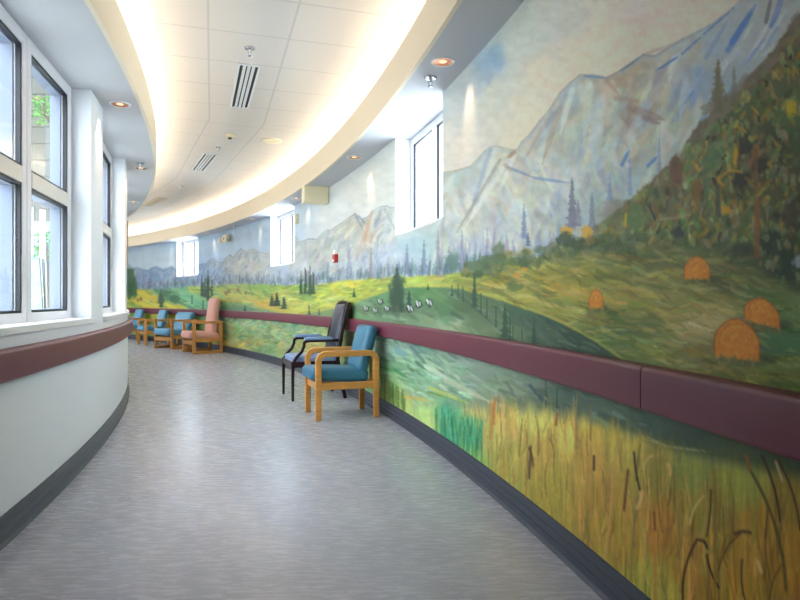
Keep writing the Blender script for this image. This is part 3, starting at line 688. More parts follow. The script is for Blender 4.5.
    # ---- round hay bales
    for x, y, rx, ry, tilt in [(596, 300, 7, 11, 0), (697, 269, 13, 13, 0), (762, 313, 18, 15, .25), (737, 341, 23, 23, .12)]:
        blob(x+rx*.5, y+ry*.78, rx*1.25, ry*.3, (62, 74, 48), .6, .3, x)
        cs = cols(x-rx*1.4, x+rx*1.4); rs = rows(cs, y-ry*1.4, y+ry*1.4)
        X, Y = Xg[cs, rs]-x, YI[cs, rs]-y
        Y = Y-tilt*X
        e = (abs(X/rx)**1.6+abs(np.minimum(Y, 0)/ry)**1.6)**(1/1.6)
        n = fbm((X+x)/3, (Y+y)/3, 4)-.5
        mk = (1-sm(.93, 1.04, e))*(1-sm(ry*.72, ry*.86, Y+n*4))
        blend(cs, rs, mk, (202, 128, 42), .95)
        rings = sm(.25, .5, abs((e*1.6+n*2.2) % 1-.5))*(e > .25)
        blend(cs, rs, mk*rings, (168, 96, 36), .38)
        blend(cs, rs, mk*sm(-.1, .5, n+.1)*(e < .7), (222, 156, 52), .5)
        blend(cs, rs, (1-sm(.0, .09, abs(e-.98)))*(Y < ry*.7), (134, 82, 40), .55)
        for q in (.74, .36):
            pp = [(x+rx*q*math.cos(g), y+ry*q*math.sin(g)+tilt*rx*q*math.cos(g)) for g in np.linspace(math.pi*1.05, math.pi*1.95, 9)]
            for u, v in zip(pp[:-1], pp[1:]):
                stroke(*u, *v, max(.8, rx*.07), jit((166, 96, 38), 8), .34, False)
                stroke(u[0]+rx*.06, u[1]+ry*.07, v[0]+rx*.06, v[1]+ry*.07, max(.8, rx*.07), jit((228, 166, 66), 8), .34, False)
        for _ in range(int(rx*1.8)):
            xx = x+rng.uniform(-rx, rx)
            yy = y+ry*.8+tilt*(xx-x)
            stroke(xx, yy+4, xx+rng.normal(0, 2), yy-rng.uniform(-2, ry*.2), 2, jit((112, 112, 64), 10), .5)
    # ---- overall brushwork
    grey = C.mean(2, keepdims=True)
    C[:] = grey+(C-grey)*.92
    C[:] = np.clip((C-.55)*1.1+.55, .02, 1)
    C[:] = np.clip(C*(1+NF[..., None]*.11+N1[..., None]*.04), 0, 1)
    lin = np.where(C <= .04045, C/12.92, ((C+.055)/1.055)**2.4)
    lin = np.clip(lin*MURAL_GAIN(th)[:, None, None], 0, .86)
    # ---- the mesh
    ci, ri = np.meshgrid(np.arange(NC), np.arange(NZ), indexing='ij')
    V = np.empty((NC, NZ, 3), np.float32)
    V[..., 0], V[..., 1], V[..., 2] = WX[:, None], WY[:, None], zs[None, :]
    tm, zm = (th[:-1]+th[1:])/2, (zs[:-1]+zs[1:])/2
    keep = np.ones((NC-1, NZ-1), bool)
    for a, b in RIGHT_WINDOWS:
        keep[np.ix_((tm > a) & (tm < b), zm > SILL_R)] = False
    i0 = (ci*NZ+ri)[:-1, :-1][keep]
    quads = np.stack([i0, i0+1, i0+NZ+1, i0+NZ], 1).astype(np.int32)
    used = np.zeros(NC*NZ, bool); used[quads.ravel()] = True
    remap = np.cumsum(used)-1
    quads = remap[quads].astype(np.int32)
    Vv = V.reshape(-1, 3)[used]
    rgb = np.concatenate([lin.reshape(-1, 3)[used], np.ones((used.sum(), 1))], 1).astype(np.float32)
    me = bpy.data.meshes.new('wall_right')
    me.vertices.add(len(Vv)); me.vertices.foreach_set('co', Vv.ravel())
    me.loops.add(quads.size); me.loops.foreach_set('vertex_index', quads.ravel())
    me.polygons.add(len(quads)); me.polygons.foreach_set('loop_start', np.arange(0, quads.size, 4, dtype=np.int32))
    me.polygons.foreach_set('loop_total', np.full(len(quads), 4, np.int32))
    me.update(calc_edges=True)
    at = me.color_attributes.new('mural_paint', 'FLOAT_COLOR', 'POINT')
    at.data.foreach_set('color', rgb.ravel())
    me.shade_smooth()
    m = mat('mural_paint', (200, 200, 200), .55, .35)
    nt = m.node_tree; bs = nt.nodes['Principled BSDF']
    an = nt.nodes.new('ShaderNodeAttribute'); an.attribute_name = 'mural_paint'
    tc = nt.nodes.new('ShaderNodeTexCoord')
    nz = nt.nodes.new('ShaderNodeTexNoise'); nz.inputs['Scale'].default_value = 70; nz.inputs['Detail'].default_value = 5
    nt.links.new(tc.outputs['Object'], nz.inputs['Vector'])
    hv = nt.nodes.new('ShaderNodeHueSaturation')
    mr = nt.nodes.new('ShaderNodeMapRange')
    mr.inputs['From Min'].default_value, mr.inputs['From Max'].default_value = .3, .7
    mr.inputs['To Min'].default_value, mr.inputs['To Max'].default_value = .97, 1.03
    nt.links.new(nz.outputs['Fac'], mr.inputs['Value']); nt.links.new(mr.outputs['Result'], hv.inputs['Value'])
    nt.links.new(an.outputs['Color'], hv.inputs['Color']); nt.links.new(hv.outputs['Color'], bs.inputs['Base Color'])
    bp = nt.nodes.new('ShaderNodeBump'); bp.inputs['Strength'].default_value = .15; bp.inputs['Distance'].default_value = .003
    nt.links.new(nz.outputs['Fac'], bp.inputs['Height']); nt.links.new(bp.outputs['Normal'], bs.inputs['Normal'])
    me.materials.append(m)
    o = bpy.data.objects.new('wall_right', me); COL.objects.link(o)
    tag(structure(o), 'curved right wall covered in a painted mountain and meadow mural')
    return o

def MURAL_GAIN(th):      # colour gain along the wall, offsets the light falloff put into the paint colours
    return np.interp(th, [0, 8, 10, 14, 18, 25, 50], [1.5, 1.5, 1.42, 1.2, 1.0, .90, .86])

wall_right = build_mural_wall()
# white plaster body of that wall behind the paint, window reveals included
wb = MB()
def wall_body(t0, t1, z0, z1):
    wb.arc([(RW+.004, z0), (RW+.30, z0), (RW+.30, z1), (RW+.004, z1)], t0, t1)
edges = [TH0]+[v for w in RIGHT_WINDOWS for v in w]+[TH1]
wall_body(TH0, TH1, 0, SILL_R)
for a, b in zip(edges[::2], edges[1::2]):
    wall_body(a, b, SILL_R, ZT)
for a, b in RIGHT_WINDOWS:
    wall_body(a, b, ZS+.02, ZT)
wb.build('plaster_reveal', M['white_wall'], wall_right)

# ------------------------------------------------------------------ window wall on the left
POST0, PITCH, POSTW = 16.07, 5.355, 1.11
posts = [POST0+k*PITCH for k in range(-1, 8)]
wl = MB()
wl.arc([(RL, 0), (RL, .965), (24.15, .965), (24.15, 0)], TH0, TH1, 140)
for p in posts:
    wl.arc([(RL, .965), (RL, ZS), (24.15, ZS), (24.15, .965)], p, p+POSTW, 4)
wl.arc([(RL, .965), (RL, ZS), (24.15, ZS), (24.15, .965)], TH0, posts[0]+.01, 40)
wl.arc([(RL, .965), (RL, ZS), (24.15, ZS), (24.15, .965)], posts[-1]+POSTW-.01, TH1, 8)
tag(structure(wl.build('wall_left', M['white_wall'])), 'curved white left wall with posts between the tall windows')

def big_window(n, ta, tb):
    tm = (ta+tb)/2
    hw = 24.2*math.radians(tb-ta)/2
    root = thing('window_%d' % n, None, None, frame_at(24.2, tm))      # +y is towards the corridor
    structure(root)
    tag(root, 'tall white four-light window on the left, bay %d from the camera' % n)
    y0, y1 = -.03, .016
    fr = MB()
    fr.box(-hw, -hw+.085, y0, y1, 1.0, 2.66); fr.box(hw-.085, hw, y0, y1, 1.0, 2.66)
    fr.box(-.075, -.004, y0, y1, 1.0, 2.66); fr.box(.004, .075, y0, y1, 1.0, 2.66); fr.box(-.004, .004, y0, y1-.006, 1.0, 2.66)
    for a, b in ((-hw+.085, -.075), (.075, hw-.085)):
        fr.box(a, b, y0, y1, 1.0, 1.06); fr.box(a, b, y0, y1, 2.582, 2.66)
    fr.build('frame', M['vinyl'], root, .004)
    tb_ = MB()
    for a, b in ((-hw+.085, -.075), (.075, hw-.085)):
        tb_.box(a, b, y0, y1+.004, 1.792, 1.886)
    tb_.build('transom', M['transom'], root, .004)
    for a, b in ((-hw+.085, -.075), (.075, hw-.085)):
        for c, d in ((1.06, 1.792), (1.886, 2.582)):
            g = MB()
            k = .014
            for q in ((a, a+k, c, d), (b-k, b, c, d), (a+k, b-k, c, c+k), (a+k, b-k, d-k, d)):
                g.box(q[0], q[1], -.016, .010, q[2], q[3])
            sash = g.build('gasket', M['gasket'], root)
            MB().box(a+k, b-k, -.012, -.006, c+k, d-k).build('pane', M['glass'], sash)
            e = MB()
            for q in ((a-.01, a+.014, c, d), (b-.014, b+.01, c, d), (a+.014, b-.014, d-.014, d+.01), (a+.014, b-.014, c-.01, c+.014)):
                e.box(q[0], q[1], -.095, -.03, q[2], q[3])
            e.build('outer_frame', M['ext_white'], root)
    s = MB().box(-hw-.002, hw+.002, -.03, .170, .966, 1.006).build('sill', M['vinyl'], root, .005)
    return root
for i in range(len(posts)-1):
    big_window(i+1, posts[i]+POSTW, posts[i+1])

# ------------------------------------------------------------------ small high windows in the mural wall
def high_window(n, ta, tb):
    tm = (ta+tb)/2
    R = RW+.15
    hw = R*math.radians(tb-ta)/2
    root = thing('window_%d' % (20+n), None, None, frame_at(R, tm))     # +y is outwards
    structure(root)
    tag(root, 'small white high window set into the mural, number %d from the camera' % n)
    z0 = SILL_R
    fr = MB()
    w = .05
    fr.box(-hw, -hw+w, 0, .1, z0, ZS); fr.box(hw-w, hw, 0, .1, z0, ZS); fr.box(-.045, .045, 0, .1, z0, ZS)
    for a, b in ((-hw+w, -.045), (.045, hw-w)):
        fr.box(a, b, 0, .1, z0, z0+.05); fr.box(a, b, 0, .1, ZS-.06, ZS)
    fr.build('frame', M['vinyl'], root, .004)
    for a, b in ((-hw+w, -.045), (.045, hw-w)):
        g = MB(); k = .008
        c, d = z0+.05, ZS-.06
        for q in ((a, a+k, c, d), (b-k, b, c, d), (a+k, b-k, c, c+k), (a+k, b-k, d-k, d)):
            g.box(q[0], q[1], .012, .034, q[2], q[3])
        sash = g.build('gasket', M['gasket'], root)
        MB().box(a+k, b-k, .022, .028, c+k, d-k).build('pane', M['glass'], sash)
    MB().box(-hw, hw, -.155, 0, z0-.012, z0+.008).build('sill', M['vinyl'], root, .003)
for i, (a, b) in enumerate(RIGHT_WINDOWS):
    high_window(i+1, a, b)

# ------------------------------------------------------------------ floor, soffits, tiled ceiling, ends
fl = MB()
fl.arc([(23.9, -.1), (27.2, -.1), (27.2, 0), (23.9, 0)], TH0-.6, TH1+.6, 140)
tag(structure(fl.build('floor', M['floor'])), 'grey marbled linoleum floor of the curved corridor')

def soffit(name, label, r_wall, r_lip, cove_back):
    s = MB()
    a, b = min(r_wall, r_lip), max(r_wall, r_lip)
    s.arc([(a, ZS), (b, ZS), (b, ZS+.04), (a, ZS+.04)], TH0, TH1, 140)
    a, b = sorted((cove_back, cove_back+(.03 if r_lip < cove_back else -.03)))
    s.arc([(a, ZS+.04), (b, ZS+.04), (b, ZT), (a, ZT)], TH0, TH1, 140)
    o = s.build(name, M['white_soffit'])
    tag(structure(o), label)
    f = MB()
    d = .025 if r_lip < cove_back else -.025
    a, b = sorted((r_lip-d*.02, r_lip+d))
    f.arc([(a-.0005, ZS-.002), (b+.0005, ZS-.002), (b+.0005, ZF), (a-.0005, ZF)], TH0, TH1, 160)
    f.build('fascia', M['cream'], o)
    return o
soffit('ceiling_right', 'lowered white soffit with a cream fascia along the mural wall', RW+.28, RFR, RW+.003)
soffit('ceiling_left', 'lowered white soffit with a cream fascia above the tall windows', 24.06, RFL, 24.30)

# tiled ceiling in straight bays that follow the curve
ct = bpy.data.meshes.new('ceiling')
vs, fs, uvs = [], [], []
BAY = 8.5
k0 = int((TH0-21.5)//BAY)
for k in range(k0, int((TH1-21.5)//BAY)+1):
    ta, tb = 21.5+k*BAY, 21.5+(k+1)*BAY
    tm = math.radians((ta+tb)/2)
    n = len(vs)
    for R, t in ((24.1, ta), (27.0, ta), (27.0, tb), (24.1, tb)):
        p = pol(R/math.cos(math.radians(BAY/2))*math.cos(math.radians(BAY/2)), t, ZT)
        vs.append(p)
        dx, dy = p.x-CX, p.y-CY
        along, across = -dx*math.sin(tm)+dy*math.cos(tm), dx*math.cos(tm)+dy*math.sin(tm)
        uvs.append(((along+.52)/.61, (across-25.235*math.cos(math.radians(BAY/2)))/.61))
    for R, t in ((24.1, ta), (27.0, ta), (27.0, tb), (24.1, tb)):
        vs.append(pol(R, t, ZT+.05))
        uvs.append((.3, .3))
    fs += [(n, n+1, n+2, n+3), (n+7, n+6, n+5, n+4), (n, n+4, n+5, n+1), (n+2, n+6, n+7, n+3), (n+1, n+5, n+6, n+2), (n+3, n+7, n+4, n)]
ct.from_pydata(vs, [], fs)
ul = ct.uv_layers.new(name='tiles')
for lp in ct.loops:
    ul.data[lp.index].uv = uvs[lp.vertex_index]
ct.materials.append(M['tile'])
co = bpy.data.objects.new('ceiling', ct); COL.objects.link(co)
tag(structure(co), 'white tiled ceiling lit along both edges by hidden cove lights')

for nm, t, sg in (('wall_near', TH0, -1), ('wall_far', TH1, 1)):
    w = MB()
    t2 = t+sg*.5
    w.arc([(23.9, -.1), (27.2, -.1), (27.2, 3.3), (23.9, 3.3)], min(t, t2), max(t, t2), 1)
    tag(structure(w.build(nm, M['end_wall'])), 'plain pale end wall of the corridor, %s end' % nm[5:])

# baseboards with two shallow grooves and a coved toe
def baseboard(name, label, R, sg):
    o = MB()
    pr = [(0, .138), (.007, .136), (.009, .130), (.009, .096), (.006, .094), (.006, .091), (.009, .089), (.009, .056), (.006, .054), (.006, .051), (.010, .049), (.011, .018), (.022, .004), (.022, 0), (0, 0)]
    o.arc([(R+sg*a, z) for a, z in pr], TH0, TH1, 160)
    tag(structure(o.build(name, M['base'])), label)
baseboard('baseboard_right', 'slate grey ribbed rubber baseboard under the mural', RW-.0005, -1)
baseboard('baseboard_left', 'slate grey ribbed rubber baseboard under the window wall', RL+.0005, 1)

# ------------------------------------------------------------------ handrails
def handrail(label, R, sg, t0, t1, group, drop=0.0):
    o = MB()
    d0, d1 = .004, .062
    zb, zt = .772-drop, .918-drop
    pr = []
    for c in ((d1, zb, -90), (d1, zt, 0)):
        pass
    def corner(cx, cz, r, a0):
        return [(cx+r*math.cos(math.radians(a0+a)), cz+r*math.sin(math.radians(a0+a))) for a in (0, 22.5, 45, 67.5, 90)]
    r = .016
    pr = [(d0, zb)] + corner(d1-r, zb+r, r, -90) + corner(d1-r, zt-r, r, 0) + [(d0, zt)]
    mx = Matrix.Translation(pol(R, (t0+t1)/2, 0))
    inv = mx.inverted()
    o.arc([(R+sg*a, z) for a, z in pr], t0, t1, max(6, int((t1-t0)/.4)))
    o.v = [tuple(inv @ Vector(v)) for v in o.v]
    ob = o.build('handrail', M['rail'])
    ob.matrix_world = mx
    ob.data.shade_smooth()
    w = ob.modifiers.new('edges', 'EDGE_SPLIT'); w.split_angle = math.radians(35)
    return tag(ob, label, 'handrail', group)
handrail('near length of burgundy handrail on the mural wall, right of the rail joint', RW, -1, TH0+.05, 9.261, 'burgundy handrails')
handrail('long far length of burgundy handrail on the mural wall, behind the chairs', RW, -1, 9.273, TH1-.05, 'burgundy handrails')
handrail('burgundy handrail on the white wall under the tall left windows', RL, 1, TH0+.05, TH1-.05, 'burgundy handrails', .011)

# ------------------------------------------------------------------ chairs (front is -y, back is +y)
def seat_mx(x, y, z, tilt=0.0):
    return Matrix.Translation((x, y, z)) @ Matrix.Rotation(tilt, 4, 'X')

def bent_armchair(mx, label, vinyl, group):
    root = thing('armchair', label, 'armchair', mx, group)
    hw, f, b, top, r = .245, -.285, .285, .625, .075
    for sx in (-1, 1):
        path = [(sx*hw, f, 0), (sx*hw, f, top-r)]
        for k in range(1, 7):
            a = math.radians(15*k)
            path.append((sx*hw, f+r-r*math.cos(a), top-r+r*math.sin(a)))
        path.append((sx*hw, b-r, top))
        for k in range(1, 7):
            a = math.radians(15*k)
            path.append((sx*hw, b-r+r*math.sin(a), top-r+r*math.cos(a)))
        path.append((sx*hw, b, 0))
        w, d = .045, .056
        MB().sweep(path, [(-w/2, -d/2), (w/2, -d/2), (w/2, d/2), (-w/2, d/2)]).build('arm_frame', M['oak'], root, .007)
        MB().box(sx*hw-.016, sx*hw+.016, f+.026, b-.026, .285, .352).build('side_rail', M['oak'], root, .004)
    MB().box(-hw+.02, hw-.02, f-.01, f+.016, .285, .345).build('front_rail', M['oak'], root, .004)
    MB().box(-hw+.02, hw-.02, b-.016, b+.01, .285, .345).build('back_rail', M['oak'], root, .004)
    MB().cushion(.435, .58, .125, .045, .012, seat_mx(0, -.065, .415, math.radians(-3)), 10).build('seat_cushion', vinyl, root, smooth=True)
    MB().cushion(.43, .47, .11, .05, .012, seat_mx(0, .215, .655, math.radians(75)), 10).build('back_cushion', vinyl, root, smooth=True)
    for x in (-.15, .11):
        MB().box(x, x+.04, .255, .277, .30, .62).build('back_brace', M['oak'], root, .004)
    return root

def dark_armchair(mx, label):
    root = thing('armchair', label, 'armchair', mx)
    hw, f, b = .285, -.28, .27
    for sx in (-1, 1):
        MB().sweep([(sx*hw, f, 0), (sx*hw, f, .44)], [(-.017, -.017), (.017, -.017), (.017, .017), (-.017, .017)], scale=[.8, 1.1]).build('front_leg', M['mahogany'], root, .004)
        path = [(sx*hw, b+.06, 0), (sx*hw, b, .25), (sx*hw, b-.03, .46), (sx*hw*.99, b+.02, .75), (sx*hw*.88, b+.09, 1.0), (sx*hw*.8, b+.12, 1.09)]
        MB().sweep(path, [(-.018, -.02), (.018, -.02), (.018, .02), (-.018, .02)]).build('back_post', M['mahogany'], root, .004)
        arm = [(sx*hw, f+.005, .43), (sx*hw, f+.04, .49), (sx*hw, f+.10, .55), (sx*hw, f+.125, .61), (sx*hw, f+.13, .655), (sx*hw, f+.16, .672), (sx*hw, b-.02, .672)]
        a = MB().sweep(arm, [(-.018, -.016), (.018, -.016), (.018, .016), (-.018, .016)]).build('arm', M['mahogany'], root, .004)
        MB().cushion(.05, .34, .034, .015, .004, seat_mx(sx*hw, .02, .698), 6).build('arm_pad', M['steel_blue'], a, smooth=True)
    for q in ((-hw, hw, f-.012, f+.012), (-hw, hw, b-.05, b-.02), (-hw-.012, -hw+.012, f+.012, b-.05), (hw-.012, hw+.012, f+.012, b-.05)):
        MB().box(*q, .375, .44).build('apron', M['mahogany'], root, .003)
    MB().cushion(.54, .53, .085, .03, .015, seat_mx(0, -.01, .455), 10).build('seat', M['steel_blue'], root, smooth=True)
    tilt = math.radians(78)
    MB().cushion(.47, .60, .055, .022, .016, seat_mx(0, b+.035, .79, tilt), 10, .12).build('backrest', M['slate_vinyl'], root, smooth=True)
    top = [(sx/10*hw*.82, b+.125, 1.085+.028*math.cos(sx/10*math.pi/2)) for sx in range(-10, 11)]
    MB().sweep(top, [(-.018, -.02), (.018, -.02), (.018, .02), (-.018, .02)], (0, 1, 0)).build('top_rail', M['mahogany'], root, .004)
    MB().box(-.2, .2, b+.01, b+.04, .5, .53).build('lower_back_rail', M['mahogany'], root, .003)
    return root

def runner_chair(mx, label, cloth, group, width=.72, back_h=.78, back_w=.56, back_z=.38, tilt=76, taper=0.0, depth=.64, back_in=.2):
    root = thing('lounge_chair', label, 'lounge chair', mx, group)
    hw, f, b = width/2-.025, -depth/2, depth/2
    for sx in (-1, 1):
        x0, x1 = sx*hw-.025, sx*hw+.025
        MB().box(x0, x1, f, f+.06, .06, .64).build('side_post', M['oak_b'], root, .006)
        MB().box(x0, x1, b-.06, b, .06, .64).build('side_post', M['oak_b'], root, .006)
        MB().box(x0-.008, x1+.008, f-.015, b+.01, .64, .69).build('armrest', M['oak_b'], root, .01)
        MB().box(x0, x1, f-.005, b+.005, 0, .065).build('runner', M['oak_b'], root, .008)
        MB().box(x0+.008, x1-.008, f+.06, b-.06, .25, .335).build('side_rail', M['oak_b'], root, .005)
    MB().box(-hw+.025, hw-.025, f+.005, f+.035, .19, .27).build('front_rail', M['oak_b'], root, .005)
    MB().box(-hw+.025, hw-.025, b-.04, b-.01, .25, .33).build('back_rail', M['oak_b'], root, .005)
    for q in range(5):
        y = f+.08+q*(depth-.16)/4
        MB().box(-hw+.025, hw-.025, y-.025, y+.025, .262, .28).build('seat_slat', M['oak_b'], root)
    w = width-.11
    MB().cushion(w, depth+.02, .155, .06, .02, seat_mx(0, -.055, .375, math.radians(-5)), 10).build('seat_cushion', cloth, root, smooth=True)
    tl = math.radians(tilt)
    cz = back_z+back_h/2*math.sin(tl); cy = b-back_in+back_h/2*math.cos(tl)
    MB().cushion(back_w, back_h, .13, .055, .02, seat_mx(0, cy, cz, tl), 10, taper).build('back_cushion', cloth, root, smooth=True)
    for x in (-.19, .15):
        MB().box(x, x+.04, b-.03, b-.005, .3, back_z+back_h*.4).build('back_brace', M['oak_b'], root, .004)
    return root

GB = 'bentwood armchairs along the mural wall'
bent_armchair(frame_at(26.425, 18.46, 0, .03), 'teal blue bentwood armchair nearest the camera, against the mural', M['teal'], GB)
dark_armchair(frame_at(26.38, 21.15, 0, .0), 'dark mahogany high-back armchair just beyond the teal armchair')
c4 = bent_armchair(frame_at(26.385, 43.05, 0, 0), 'light blue wooden armchair between the blue lounge chair and the farthest chair', M['sky_blue'], GB)
c3 = copy_tree(c4)
c3.matrix_world = frame_at(26.385, 46.4, 0, 0)
c3['label'] = 'farthest light blue armchair, half hidden by the left handrail'
runner_chair(frame_at(26.41, 36.08, 0, .02), 'salmon pink high-back lounge chair with golden oak runner frame', M['pink'], 'oak runner lounge chairs', back_h=.84, back_w=.50, back_z=.36, tilt=83, taper=.2, back_in=.15)
runner_chair(frame_at(26.335, 39.6, 0, .2), 'light blue low-back lounge chair with oak frame beside the pink chair', M['sky_blue'], 'oak runner lounge chairs', back_h=.50, back_w=.67, back_z=.38, tilt=68, width=.76)

# ------------------------------------------------------------------ ceiling and wall fittings
def downlight(R, th, label, group, aim, watts=3.0):
    root = thing('downlight', label, 'downlight', frame_at(R, th, ZS), group)
    MB().lathe([(.064, -.0005), (.064, -.006), (.074, -.008), (.079, -.002), (.079, -.0005)], 32).build('trim_ring', M['white_metal'], root, smooth=True)
    MB().lathe([(.064, -.0055), (.052, -.0035), (.036, -.0015), (.0, -.0008)], 32).build('reflector', M['copper'], root, smooth=True)
    MB().lathe([(.0, -.0062), (.012, -.0058), (.022, -.004), (.026, -.001)], 20).build('lamp', M['bulb'], root, smooth=True)
    l = bpy.data.lights.new('downlight_beam', 'SPOT')
    l.energy = watts; l.color = (1, .72, .45); l.spot_size = math.radians(52); l.spot_blend = 1.0; l.shadow_soft_size = .03
    lo = bpy.data.objects.new('downlight_beam', l); COL.objects.link(lo)
    p = pol(R, th, ZS-.02)
    lo.location = p
    lo.rotation_euler = (pol(R+aim, th, 1.6)-p).to_track_quat('-Z', 'Y').to_euler()
    return root
GD = 'copper downlights in the soffits'
for i, (t, lab) in enumerate([(13.5, 'downlight with copper reflector nearest the camera, beside the sprinkler on the right soffit'), (19.3, 'copper downlight on the right soffit above the dark armchair'), (25.3, 'copper downlight on the right soffit just behind the cream box'),
                              (31.0, 'copper downlight on the right soffit over the middle mural window'), (37.1, 'copper downlight on the right soffit just before the farthest window'), (43.0, 'farthest copper downlight on the right soffit')]):
    downlight(26.66, t, lab, GD, .68)
for t, lab in [(16.75, 'downlight glowing copper on the left soffit at the nearest white post'), (22.4, 'copper downlight on the left soffit next to a sprinkler'), (28.6, 'copper downlight farthest along the left soffit')]:
    downlight(24.51, t, lab, GD, -.6, 7.0)

def sprinkler(p, label):
    root = thing('fire_sprinkler', label, 'sprinkler', Matrix.Translation(p), 'fire sprinklers')
    MB().lathe([(.0, -.001), (.045, -.001), (.042, -.010), (.014, -.014), (.014, -.001)], 24).build('escutcheon', M['chrome'], root, smooth=True)
    b = MB().lathe([(.011, -.008), (.011, -.03), (.007, -.036), (.0, -.036)], 14)
    b.tube([(.009, 0, -.03), (.014, 0, -.045), (.004, 0, -.062)], .003, 6, (0, 1, 0)); b.tube([(-.009, 0, -.03), (-.014, 0, -.045), (-.004, 0, -.062)], .003, 6, (0, 1, 0))
    b.build('sprinkler_body', M['chrome'], root, smooth=True)
    MB().lathe([(.0, -.062), (.020, -.064), (.020, -.067), (.0, -.068)], 16).build('deflector', M['chrome'], root, smooth=True)
sprinkler(pol(26.66, 14.1, ZS), 'chrome pendant sprinkler on the right soffit beside the nearest downlight')
sprinkler(pol(24.51, 21.75, ZS), 'chrome sprinkler on the left soffit beside the copper downlight')
sprinkler(pol(25.49, 16.67, ZT), 'chrome ceiling sprinkler in front of the nearest slot vent')
sprinkler(pol(25.47, 24.4, ZT), 'chrome ceiling sprinkler just in front of the second slot vent')
sprinkler(pol(25.43, 31.5, ZT), 'farthest chrome ceiling sprinkler beyond the second slot vent')
sprinkler(pol(26.68, 33.4, ZS), 'small sprinkler on the far right soffit above the emergency light')

def slot_vent(R, th, label, slots=True, ln=1.24, yaw=0):
    root = thing('slot_vent', label, 'ceiling vent', frame_at(R, th, ZT, yaw), 'linear slot vents')
    hw, hl, z = .098, ln/2, -.012
    f = MB()
    f.box(-hl, hl, -hw, -hw+.02, z, 0); f.box(-hl, hl, hw-.02, hw, z, 0); f.box(-hl, -hl+.02, -hw+.02, hw-.02, z, 0); f.box(hl-.02, hl, -hw+.02, hw-.02, z, 0)
    for k in range(3):
        y = -hw+.02+(k+1)*(2*hw-.04)/4
        f.box(-hl+.02, hl-.02, y-.013, y+.013, z, 0)
    f.build('vent_frame', M['white_metal'] if slots else M['vent_beige'], root)
    MB().box(-hl+.02, hl-.02, -hw+.02, hw-.02, -.004, -.001).build('slot', M['black'] if slots else M['beige_box'], root)
slot_vent(25.50, 18.85, 'long slot vent with four dark slots, nearest in the tiled ceiling')
slot_vent(25.42, 26.7, 'slot vent with dark slots, second along the tiled ceiling')
slot_vent(25.42, 36.2, 'pale slot vent farthest along the tiled ceiling', False)

sd = thing('smoke_detector', 'round cream smoke detector between the two dark slot vents', 'smoke detector', Matrix.Translation(pol(25.53, 22.87, ZT)))
MB().lathe([(0, 0), (.07, 0), (.068, -.016), (.05, -.03), (.024, -.034)], 28).build('housing', M['beige_box'], sd, smooth=True)
MB().lathe([(.024, -.033), (.022, -.05), (0, -.052)], 20).build('sensor', M['black'], sd, smooth=True)
sp = thing('ceiling_disc', 'flat round cream disc set in the tiled ceiling near the bright cove', 'ceiling speaker', Matrix.Translation(pol(26.06, 23.0, ZT)))
MB().lathe([(0, -.008), (.09, -.008), (.125, -.012), (.135, 0), (0, 0)], 32).build('cover', M['beige_box'], sp, smooth=True)

eb = thing('sign_box', 'plain cream box hanging under the right soffit beside the mural', 'sign box', frame_at(26.66, 23.2, ZS))
MB().box(-.075, .075, -.165, .170, -.225, -.012).build('housing', M['beige_box'], eb, .006)
MB().box(-.082, .082, -.168, .173, -.012, -.0005).build('mounting_plate', M['beige_box'], eb)

def wall_pt(x, y):
    a = (x-400)/FOC
    A, B, Cc = a*a+1, -2*(a*CX+CY), CX*CX+CY*CY-RW*RW
    Z = (-B+math.sqrt(B*B-4*A*Cc))/2/A
    return math.degrees(math.atan2(Z-CY, a*Z-CX)), EYE+(HOR-y)*Z/FOC
t, z = wall_pt(337, 258)
fa = thing('fire_alarm', 'small red fire alarm pull station with white top on the mural', 'fire alarm', frame_at(RW, t, z))
MB().box(-.055, .055, -.05, -.001, -.06, .045).build('pull_station', M['red'], fa, .004)
MB().box(-.028, .028, -.058, -.05, -.05, -.02).build('pull_handle', M['white_metal'], fa, .003)
MB().box(-.05, .05, -.04, -.001, .05, .10).build('strobe', M['white_metal'], fa, .006)
t, z = wall_pt(298, 219)
ws = thing('wall_speaker', 'narrow cream device high on the mural beside the middle window', 'wall device', frame_at(RW, t, z))
MB().box(-.05, .05, -.05, -.001, -.075, .075).build('housing', M['beige_box'], ws, .006)
MB().box(-.03, .03, -.054, -.05, -.055, -.005).build('grille', M['white_metal'], ws)
t, z = wall_pt(228, 239)
em = thing('emergency_light', 'cream emergency light with two lamp heads high on the far mural', 'emergency light', frame_at(RW, t, z))
MB().box(-.16, .16, -.09, -.001, -.07, .09).build('battery_case', M['beige_box'], em, .03, seg=4)
for sx in (-1, 1):
    mxh = Matrix.Translation((sx*.19, -.10, -.03)) @ Matrix.Rotation(math.radians(70), 4, 'X')
    h = MB().lathe([(0, -.05), (.04, -.045), (.062, 0), (.062, .03), (.055, .035), (0, .03)], 20, mxh).build('lamp_head', M['beige_box'], em, smooth=True)
    MB().lathe([(0, .036), (.05, .036), (.05, .039), (0, .042)], 20, mxh).build('lens', M['white_metal'], h, smooth=True)
MB().box(-.03, .03, -.094, -.09, -.02, .02).build('indicator_panel', M['base'], em, .004)

# a wooden cupboard on the inner wall past the bend, only its edge shows
cb = thing('wall_cupboard', 'narrow wooden edge of a wall cupboard past the end post', 'cupboard', frame_at(24.36, 34.2, 1.77))
MB().box(-.2, .2, .003, .33, 0, .87).build('cabinet_body', M['oak_b'], cb, .004)
d = MB().box(-.195, .195, .33, .35, .01, .86).build('door', M['oak_b'], cb, .004)
MB().box(-.17, -.155, .35, .37, .1, .22).build('handle', M['chrome'], d, .003)

